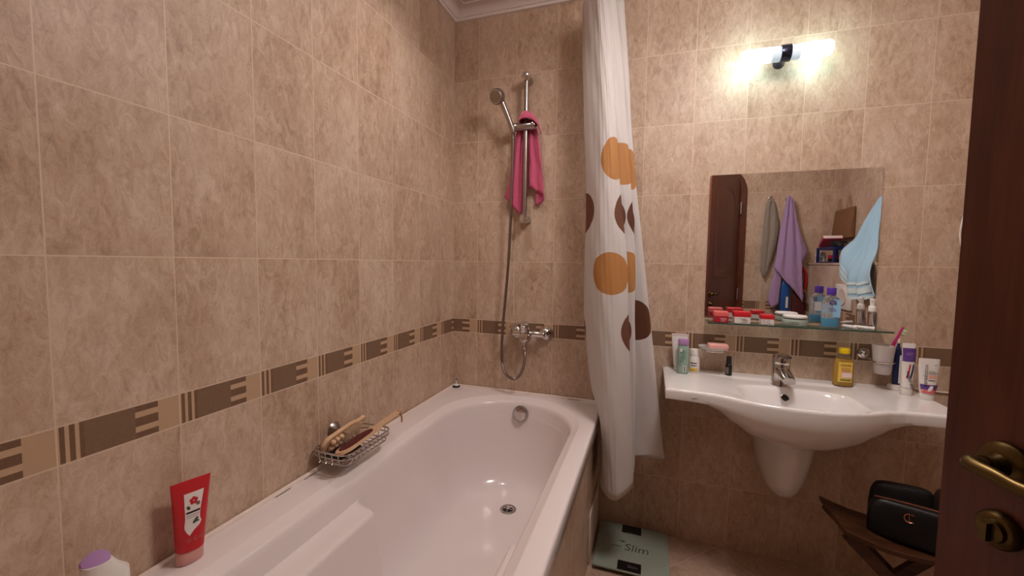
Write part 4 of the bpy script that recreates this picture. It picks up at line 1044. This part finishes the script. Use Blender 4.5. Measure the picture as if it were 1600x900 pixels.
# ------------------------------------------------------------------ bathroom scale
sx0, sx1, sy0, sy1 = .792, 1.090, -.326, -.022
bs = thing('bathroom_scale', ((sx0+sx1)/2, (sy0+sy1)/2, 0), 'grey-green glass bathroom scale on the floor beside the tub', 'scale')
obj('platform', box(sx0, sx1, sy0, sy1, .016, .024, .002, 2), M['scale'], bs)
for x in (sx0+.035, sx1-.035):
    for y in (sy0+.035, sy1-.035): obj('foot', cyl((x, y, 0.0005), (x, y, .016), .018, 20, .002), M['black'], bs)
obj('under_tray', box(sx0+.012, sx1-.012, sy0+.012, sy1-.012, .008, .0158), M['black'], bs)
cxs = (sx0+sx1)/2-.006
d1 = obj('display_window', box(cxs-.042, cxs+.042, sy1-.060, sy1-.004, .0241, .0255, .0006, 1), M['black'], bs)
obj('display_strip', box(cxs-.020, cxs+.020, sy1-.058, sy1-.0565, .0255, .0258), M['inkgrey'], d1)
d2 = obj('name_plate', box(cxs-.046, cxs+.046, sy0+.003, sy0+.058, .0241, .0255, .0006, 1), M['black'], bs)
FL = Matrix.Identity(3)
text('lettering', 'Slim', .024, M['inkgrey'], d2, (cxs+.012, sy0+.030, .0257), FL, depth=.0001, shear=.15)
text('lettering', 'Slim', .062, M['greenfeather'], bs, (cxs+.024, (sy0+sy1)/2-.006, .0243), FL, depth=.0002, shear=.12)
bx, by = cxs-.033, (sy0+sy1)/2+.022
for a, l in ((150, .020), (115, .016), (80, .020), (45, .018)):
    q = math.radians(a); obj('leaf_mark', tube([(bx, by, .0244), (bx+l*.5*math.cos(q)+.001, by+l*.5*math.sin(q), .0246), (bx+l*math.cos(q), by+l*math.sin(q), .0244)], [.0008, .0018, .0005], 6), M['greenfeather'], bs)
for k in range(5): obj('print_line', box(cxs-.078+k*.0085, cxs-.0725+k*.0085, by-.032, by-.026, .0242, .0246), M['greenfeather'], bs)

# ------------------------------------------------------------------ folding stool and bags
st = thing('folding_stool', (1.78, -.365, 0), 'dark wooden folding stool with curved seat under the washbasin', 'stool')
SXa, SXb, SYa, SYb = 1.572, 1.990, -.462, -.262
def seatz(x): t = (x-(SXa+SXb)/2)/((SXb-SXa)/2); return .388+.045*t*t
N = 20
def slat(y0, y1):
    rings = []
    for i in range(N+1):
        x = SXa+(SXb-SXa)*i/N; z = seatz(x)
        rings.append([(x, y0, z-.016), (x, y1, z-.016), (x, y1, z-.002), (x, y1-.003, z), (x, y0+.003, z), (x, y0, z-.002)])
    return loft(rings)
for k in range(4):
    y0 = SYa+k*.0505; obj('seat_slat', slat(y0, y0+.048), STOOLW, st)
for y in (SYa+.018, SYb-.018):
    for xa, xb, dy in ((1.590, 1.985, 0), (1.972, 1.577, .024 if y < -.36 else -.024)):
        p, q = Vector((xa, y+dy, seatz(xa)-.018)), Vector((xb, y+dy, .004)); d = (q-p).normalized(); s_ = Vector((-d.z, 0, d.x))
        g = G(); w, th = .017, .010
        g.v = [P+s_*a*w+Vector((0, b*th, 0)) for P in (p, q) for a, b in ((-1, -1), (1, -1), (1, 1), (-1, 1))]
        g.f = [(0, 1, 2, 3), (4, 7, 6, 5), (0, 4, 5, 1), (1, 5, 6, 2), (2, 6, 7, 3), (3, 7, 4, 0)]
        obj('leg', g, STOOLW, st)
for x in (1.94, 1.623): obj('stretcher', cyl((x, SYa+.03, .053), (x, SYb-.03, .053), .010, 14), STOOLW, st)
# black pouch with metal mark
def bag(cx, cy, z0, L, T, H, ang, e=4, top=.55, sag=0):
    rings = []
    for t, s in ((0, .90), (.03, .97), (.10, 1.0), (.45, 1.0), (.75, .96), (.90, .90), (.97, .82), (1.0, .68)):
        tk = 1-(1-top)*t**1.6
        rings.append(circ(L/2*s*(1 if t < .9 else .985), z0+H*t, 40, 0, 0, T/2*s*tk, e))
    return loft(rings).rot('Z', ang).mv(cx, cy, 0)
po = thing('cosmetic_pouch', (1.79, -.425, .40), 'black vinyl pouch with metal letter mark lying on the stool', 'pouch')
PCX, PCY, PZ, PA = 1.795, -.400, .398, -22
obj('pouch_body', bag(PCX, PCY, PZ, .260, .085, .112, PA, 5), M['leatherblk'], po, sharp=60)
zp = [(-.115, -.010, .1125), (-.06, -.004, .1135), (0, 0, .1135), (.06, -.004, .1135), (.115, -.010, .1125)]
obj('zip', tube(crv([Vector(p) for p in zp], 5), .0024, 6).rot('Z', PA).mv(PCX, PCY, PZ), M['rosegold'], po)
def onp(u, z): 
    v = Vector((u, -.0425*(1-.45*(z/.112)**1.6)-.0014, z)); v.rotate(Matrix.Rotation(math.radians(PA), 3, 'Z')); return v+Vector((PCX, PCY, PZ))
g = tube([onp(-.033+.012*math.cos(a), .081+.012*math.sin(a)) for a in [math.radians(55+k*250/18) for k in range(19)]], .0014, 6)
g.add(tube([onp(-.034, .093), onp(-.033, .071)], .0014, 6)).add(tube([onp(-.034, .093), onp(-.023, .092)], .0012, 6)).add(tube([onp(-.033, .071), onp(-.022, .0705)], .0012, 6))
obj('metal_mark', g, M['rosegold'], po)
bg2 = obj('wash_bag', bag(1.790, -.296, .392, .17, .075, .135, -8, 3, .6), M['nylon'], sharp=60)
tag(bg2, 'soft black bag standing behind the vinyl pouch on the stool', 'bag')
bg3 = obj('toiletry_bag', bag(1.900, -.325, .400, .085, .11, .142, 12, 2.5, .55), M['brownbag'], sharp=60)
tag(bg3, 'dark brown rounded bag at the door end of the stool', 'bag')

# ------------------------------------------------------------------ seen in the mirror: towels, hooks, cistern wall
def hook(x, y, z, nx, ny, label):
    t = thing('wall_hook', (x, y, z), label, 'hook', 'towel hooks')
    d = Vector((nx, ny, 0)); c = Vector((x, y, z))
    obj('hook_base', cyl(c+d*.0005, c+d*.008, .016, 24, .002), M['chrome'], t)
    obj('hook_peg', tube([c+d*.006, c+d*.030, c+d*.040+Vector((0, 0, .010))], [.006, .005, .008], 14), M['chrome'], t)
hook(1.897, FY, 1.800, 0, 1, 'chrome wall hook holding the grey cloth')
hook(2.018, FY, 1.785, 0, 1, 'chrome wall hook holding the lilac towel')
hook(RW, -1.235, 1.665, -1, 0, 'chrome wall hook holding the light blue towel')
Y0 = FY+.035
gc = [[(1.887, Y0, 1.780), (1.865, Y0, 1.735), (1.850, Y0+.004, 1.55), (1.842, Y0+.004, 1.35), (1.848, Y0, 1.200)], [(1.893, Y0+.016, 1.786), (1.878, Y0+.018, 1.70), (1.872, Y0+.020, 1.5), (1.866, Y0+.020, 1.3), (1.868, Y0+.014, 1.150)],
      [(1.899, Y0, 1.788), (1.896, Y0+.002, 1.70), (1.898, Y0+.004, 1.5), (1.890, Y0+.004, 1.32), (1.878, Y0+.004, 1.160)], [(1.905, Y0+.018, 1.786), (1.920, Y0+.022, 1.70), (1.925, Y0+.020, 1.56), (1.912, Y0+.020, 1.40), (1.892, Y0+.012, 1.21)],
      [(1.910, Y0, 1.780), (1.945, Y0, 1.66), (1.960, Y0, 1.55), (1.950, Y0, 1.45), (1.930, Y0, 1.34)]]
tag(obj('face_cloth', sheet(gc, 26, 5, wob=.0012), M['greyc'], sharp=60, solid=.006), 'grey-brown cloth hanging from a wall hook, seen in the mirror', 'towel')
Y1 = FY+.062
lc = [[(1.998, Y1, 1.775), (1.985, Y1, 1.65), (1.955, Y1, 1.45), (1.948, Y1, 1.32), (1.932, Y1, 1.226)], [(2.006, Y1+.020, 1.800), (2.000, Y1+.022, 1.65), (1.990, Y1+.022, 1.45), (1.980, Y1+.022, 1.30), (1.972, Y1+.020, 1.175)],
      [(2.014, Y1+.002, 1.805), (2.014, Y1+.004, 1.65), (2.014, Y1+.006, 1.45), (2.014, Y1+.006, 1.25), (2.016, Y1+.006, 1.120)], [(2.022, Y1+.022, 1.803), (2.034, Y1+.026, 1.65), (2.044, Y1+.028, 1.45), (2.055, Y1+.028, 1.20), (2.068, Y1+.024, 1.060)],
      [(2.030, Y1+.004, 1.795), (2.055, Y1+.004, 1.65), (2.078, Y1+.006, 1.45), (2.100, Y1+.010, 1.20), (2.125, Y1+.012, .985)], [(2.034, Y1+.018, 1.785), (2.066, Y1+.020, 1.62), (2.102, Y1+.020, 1.45), (2.118, Y1+.020, 1.25), (2.140, Y1+.018, .955)], [(2.036, Y1, 1.775), (2.072, Y1, 1.60), (2.130, Y1, 1.44), (2.160, Y1, 1.35), (2.120, Y1, 1.24), (2.150, Y1, 1.0)]]
lb_ = [[(2.000, Y1-.010, 1.76), (1.980, Y1-.012, 1.5), (1.945, Y1-.012, 1.2), (1.915, Y1-.010, 1.04), (1.903, Y1-.008, .955)], [(2.010, Y1-.004, 1.77), (1.996, Y1-.004, 1.5), (1.955, Y1-.002, 1.2), (1.946, Y1, 1.02), (1.936, Y1+.002, .895)], [(2.020, Y1-.012, 1.77), (2.012, Y1-.014, 1.5), (1.998, Y1-.014, 1.25), (1.990, Y1-.012, 1.10), (1.982, Y1-.010, .93)]]
tag(obj('bath_towel', sheet(lc, 34, 6, wob=.0014).add(sheet(lb_, 30, 6, wob=.001)), M['lilacc'], sharp=60, solid=.006), 'lilac bath towel hanging from a wall hook, seen in the mirror', 'towel')
bc_ = [
 [(2.318, -1.262, 1.655), (2.264, -1.268, 1.543), (2.224, -1.275, 1.435), (2.15, -1.28, 1.343), (2.15, -1.285, 1.255)],
 [(2.316, -1.25, 1.672), (2.251, -1.24, 1.534), (2.201, -1.231, 1.401), (2.138, -1.223, 1.288), (2.13, -1.215, 1.18)],
 [(2.316, -1.24, 1.68), (2.265, -1.215, 1.52), (2.228, -1.19, 1.367), (2.153, -1.17, 1.235), (2.158, -1.15, 1.11)],
 [(2.314, -1.232, 1.682), (2.249, -1.189, 1.505), (2.199, -1.148, 1.334), (2.138, -1.113, 1.189), (2.128, -1.08, 1.05)],
 [(2.316, -1.222, 1.68), (2.266, -1.163, 1.504), (2.229, -1.105, 1.335), (2.153, -1.057, 1.19), (2.16, -1.01, 1.052)],
 [(2.314, -1.214, 1.676), (2.249, -1.139, 1.5), (2.199, -1.066, 1.331), (2.138, -1.004, 1.186), (2.128, -0.945, 1.048)],
 [(2.316, -1.206, 1.67), (2.265, -1.115, 1.501), (2.228, -1.027, 1.338), (2.153, -0.952, 1.199), (2.158, -0.88, 1.066)],
 [(2.318, -1.195, 1.66), (2.256, -1.084, 1.496), (2.207, -0.978, 1.338), (2.142, -0.887, 1.204), (2.14, -0.8, 1.075)],
]
bt = obj('hand_towel', sheet(bc_, 40, 6, wob=.0012), M['bluec'], sharp=60, solid=.006)
tag(bt, 'light blue towel with pale borders hanging over the ledge, seen in the mirror', 'towel')
g = G()
def bdr(f0, f1):
    C = [resample(c, 40) for c in bc_]; rows = [crv([c[int(f*39)]+Vector((-.0065, .0005, 0)) for c in C], 6) for f in [f0+(f1-f0)*k/3 for k in range(4)]]
    return loft(rows, False, False, closed=False)
obj('pale_border', bdr(.86, .89).add(bdr(.92, .95)).add(bdr(.975, 1.0)), M['blueband'], bt)
# flush plate
fp = thing('flush_plate', (2.185, -1.30, .97), 'white flush plate with round button on the tiled cistern wall', 'flush plate')
obj('plate', box(2.176, 2.1895, -1.415, -1.180, .965, 1.125, .003, 2), M['wplastic'], fp)
obj('button', lathe([(0, 0), (.056, 0), (.056, .003), (.053, .0055), (.046, .004), (0, .004)], 40).rot('Y', -90).mv(2.1758, -1.298, 1.045), M['offwhite'], fp)
# things on the ledge
LZ0 = 1.2685
def wbot(x, y, r, h, lb, capm):
    t = thing('deodorant_bottle', (x, y, LZ0), lb, 'bottle', 'bottles on the ledge')
    obj('bottle_body', lathe([(0, 0), (r*.95, 0), (r, .003), (r, h*.66), (r*.85, h*.72), (0, h*.72)], 24, x, y, LZ0), M['wplastic'], t)
    obj('cap', lathe([(0, h*.725), (r*.82, h*.725), (r*.84, h*.9), (r*.6, h*.98), (0, h)], 24, x, y, LZ0), capm, t)
    obj('print_lines', curved(x, y, r+.0006, 1.7, 3.0, LZ0+h*.25, LZ0+h*.3).add(curved(x, y, r+.0006, 1.7, 3.0, LZ0+h*.4, LZ0+h*.46)), M['inkgrey'], t)
wbot(2.245, -1.960, .022, .105, 'white round-topped bottle at the wall end of the ledge', M['card'])
wbot(2.250, -1.895, .020, .085, 'shorter white bottle beside the navy organiser on the ledge', M['offwhite'])
og = thing('organiser_box', (2.26, -1.70, LZ0), 'navy framed clear organiser standing on the ledge', 'organiser')
ox0, ox1, oy0, oy1, oz1 = 2.205, 2.325, -1.850, -1.545, LZ0+.115
g = G()
for x in (ox0, ox1):
    for y in (oy0, oy1): g.add(box(x-.008, x+.008, y-.010, y+.010, LZ0+.0003, oz1))
    g.add(box(x-.008, x+.008, oy0, oy1, oz1-.018, oz1)); g.add(box(x-.006, x+.006, oy0, oy1, LZ0+.0003, LZ0+.008))
for y in (oy0, oy1): g.add(box(ox0, ox1, y-.008, y+.008, oz1-.018, oz1)); g.add(box(ox0, ox1, y-.008, y+.008, LZ0+.0003, LZ0+.008))
obj('frame', g, M['navy'], og, sharp=30)
obj('shelf_board', box(ox0+.004, ox1-.004, oy0+.004, oy1-.004, LZ0+.003, LZ0+.0065), M['navy'], og)
for k, (y, z0, mm, lb) in enumerate(((-1.70, 0, 'brass', 'gold rimmed tin at the bottom of the navy organiser'), (-1.70, .026, 'crimson', 'dark red tin stacked on the gold rimmed tin'))):
    t = lathe([(0, 0), (.042, 0), (.043, .003), (.043, .019), (.045, .020), (.045, .024), (0, .0245)], 28, 2.262, y+.01, LZ0+.007+z0)
    tag(obj('tin', t, M[mm], sharp=40), lb, 'tin', 'tins in the organiser')
pk = box(-.06, .06, -.075, .075, 0, .028, .002, 1).rot('X', 24).rot('Z', 8).mv(2.262, -1.790, oz1+.034)
pko = thing('pink_book', (2.26, -1.79, oz1), 'pink book lying tilted on top of the navy organiser', 'book')
obj('cover', pk, M['pinkbox'], pko)
obj('pages', box(-.058, .056, -.073, .0765, .004, .024).rot('X', 24).rot('Z', 8).mv(2.262, -1.790, oz1+.034), M['card'], pko)
g = bag(2.262, -1.640, oz1+.0005, .085, .17, .045, 0, 3, .6)
tag(obj('makeup_bag', g, M['nylon'], sharp=60), 'flat black bag on top of the navy organiser beside the pink book', 'bag')
g = bag(2.262, -1.450, LZ0+.0005, .08, .13, .135, 0, 3, .6)
tag(obj('vanity_bag', g, M['brownbag'], sharp=60), 'dark brown upright bag on the ledge behind the blue towel', 'bag')
# paper bag on the right wall
kb = thing('paper_bag', (2.335, -1.80, 1.42), 'brown paper bag hanging by its handles above the ledge', 'bag')
rings = []
for z, d in ((1.455, .030), (1.50, .034), (1.58, .026), (1.675, .014)):
    rings.append([(RW-.006, -1.975+.05*(1.68-z)*0, z), (RW-.006, -1.655, z), (RW-.006-d*.7, -1.650, z), (RW-.006-d, -1.70, z), (RW-.006-d*.8, -1.80, z), (RW-.006-d, -1.92, z), (RW-.006-d*.7, -1.978, z)])
obj('bag_body', loft(rings), M['kraft'], kb, sharp=30)
for y in (-1.92, -1.76):
    obj('cord_handle', tube(crv([(RW-.012, y-.022, 1.672), (RW-.012, y-.016, 1.73), (RW-.008, y, 1.762), (RW-.012, y+.016, 1.73), (RW-.012, y+.022, 1.672)], 6), .0034, 6), M['leather'], kb)
# red basin and blue pack behind the lilac towel
rb = thing('red_bag', (2.12, FY+.02, .80), 'dark red bag with thick red loop handle hanging behind the lilac towel', 'bag')
obj('bag_body', box(2.082, 2.176, FY+.004, FY+.034, .80, 1.035, .012, 3), M['maroon'], rb, sharp=45)
obj('loop_handle', tube([(2.134+.042*math.cos(2*PI*k/40), FY+.019, 1.125+.105*math.sin(2*PI*k/40)) for k in range(40)], .0115, 10, True), M['red'], rb)
bl = thing('blue_pack', (2.03, FY+.03, .0), 'blue film pack with white strip standing below the lilac towel', 'pack')
obj('pack_body', loft([circ(.036*s, z, 28, 2.030, FY+.028, .022*s, 3) for z, s in ((.0005, .9), (.01, 1), (.9, 1), (1.08, .95), (1.12, .6), (1.13, .4))]), M['bluebag'], bl)
obj('white_strip', box(2.034, 2.050, FY+.0495, FY+.0510, .90, .99), M['paper'], bl)

# ------------------------------------------------------------------ lights
def downlight(x, y, lb):
    cl = thing('ceiling_lamp', (x, y, CZ-.02), lb, 'lamp')
    obj('housing', lathe([(0, 0), (.050, 0), (.052, -.003), (.048, -.008), (.040, -.008)], 36, x, y, CZ-.0005), M['chrome'], cl)
    obj('diffuser', lathe([(0, -.004), (.040, -.004), (.038, -.010), (0, -.012)], 32, x, y, CZ-.0005), DIFF, cl)
DIFF = pm('lit_diffuser', rgb(255, 240, 226), .4, emit=rgb(255, 238, 224), estr=12)
downlight(.37, -.64, 'round ceiling downlight over the tub tap end, out of the picture')
gl = thing('ceiling_lamp', (1.25, -.90, CZ-.20), 'added opal fill globe in the middle of the ceiling, out of the picture', 'lamp')  # added globe, never in view; its glow lifts the ceiling and cornice
obj('canopy', lathe([(0, 0), (.055, 0), (.055, -.018), (.04, -.025), (0, -.025)], 32, 1.25, -.90, CZ-.0005), M['chrome'], gl)
obj('globe', lathe([(.10*math.sin(PI*k/16), -.02-.10+.10*math.cos(PI*k/16)) for k in range(17)], 32, 1.25, -.90, CZ), pm('fill_globe', rgb(255, 244, 240), .4, emit=rgb(255, 243, 240), estr=34), gl)
def light(kind, name, loc, power, col, size=.05):
    l = bpy.data.lights.new(name, kind); l.energy = power; l.color = col[:3]
    if kind == 'AREA': l.shape = 'DISK'; l.size = size
    else: l.shadow_soft_size = size
    if kind == 'SPOT': l.spot_size = math.radians(128); l.spot_blend = .9
    o = bpy.data.objects.new(name, l); COL.objects.link(o); o.location = loc; return o
WARM = rgb(255, 243, 240)
light('SPOT', 'tub_downlight', (.37, -.64, CZ-.03), 11, WARM, .04)
light('AREA', 'room_fill', (1.25, -.90, CZ-.24), 9, WARM, .4)  # added soft fill disk under the globe, evens out the room

w = bpy.data.worlds.new('room_world'); scene.world = w; w.use_nodes = True
w.node_tree.nodes['Background'].inputs[0].default_value = rgb(120, 100, 88); w.node_tree.nodes['Background'].inputs[1].default_value = .16

# ------------------------------------------------------------------ camera
cd = bpy.data.cameras.new('camera'); cam = bpy.data.objects.new('camera', cd); COL.objects.link(cam)
cd.sensor_fit = 'HORIZONTAL'; cd.sensor_width = 36; cd.lens = 14.4815; cd.clip_start = .02
R = Matrix(((0.94785, -0.03242, 0.31708), (0.31847, 0.05581, -0.94629), (0.01298, 0.99791, 0.06323)))
cam.matrix_world = Matrix.Translation((0.97778, -1.95463, 1.24533)) @ R.to_4x4()
scene.camera = cam
vs = scene.view_settings; vs.view_transform = 'Standard'; vs.look = 'None'; vs.gamma = 1; vs.exposure = 0
vs.use_curve_mapping = False
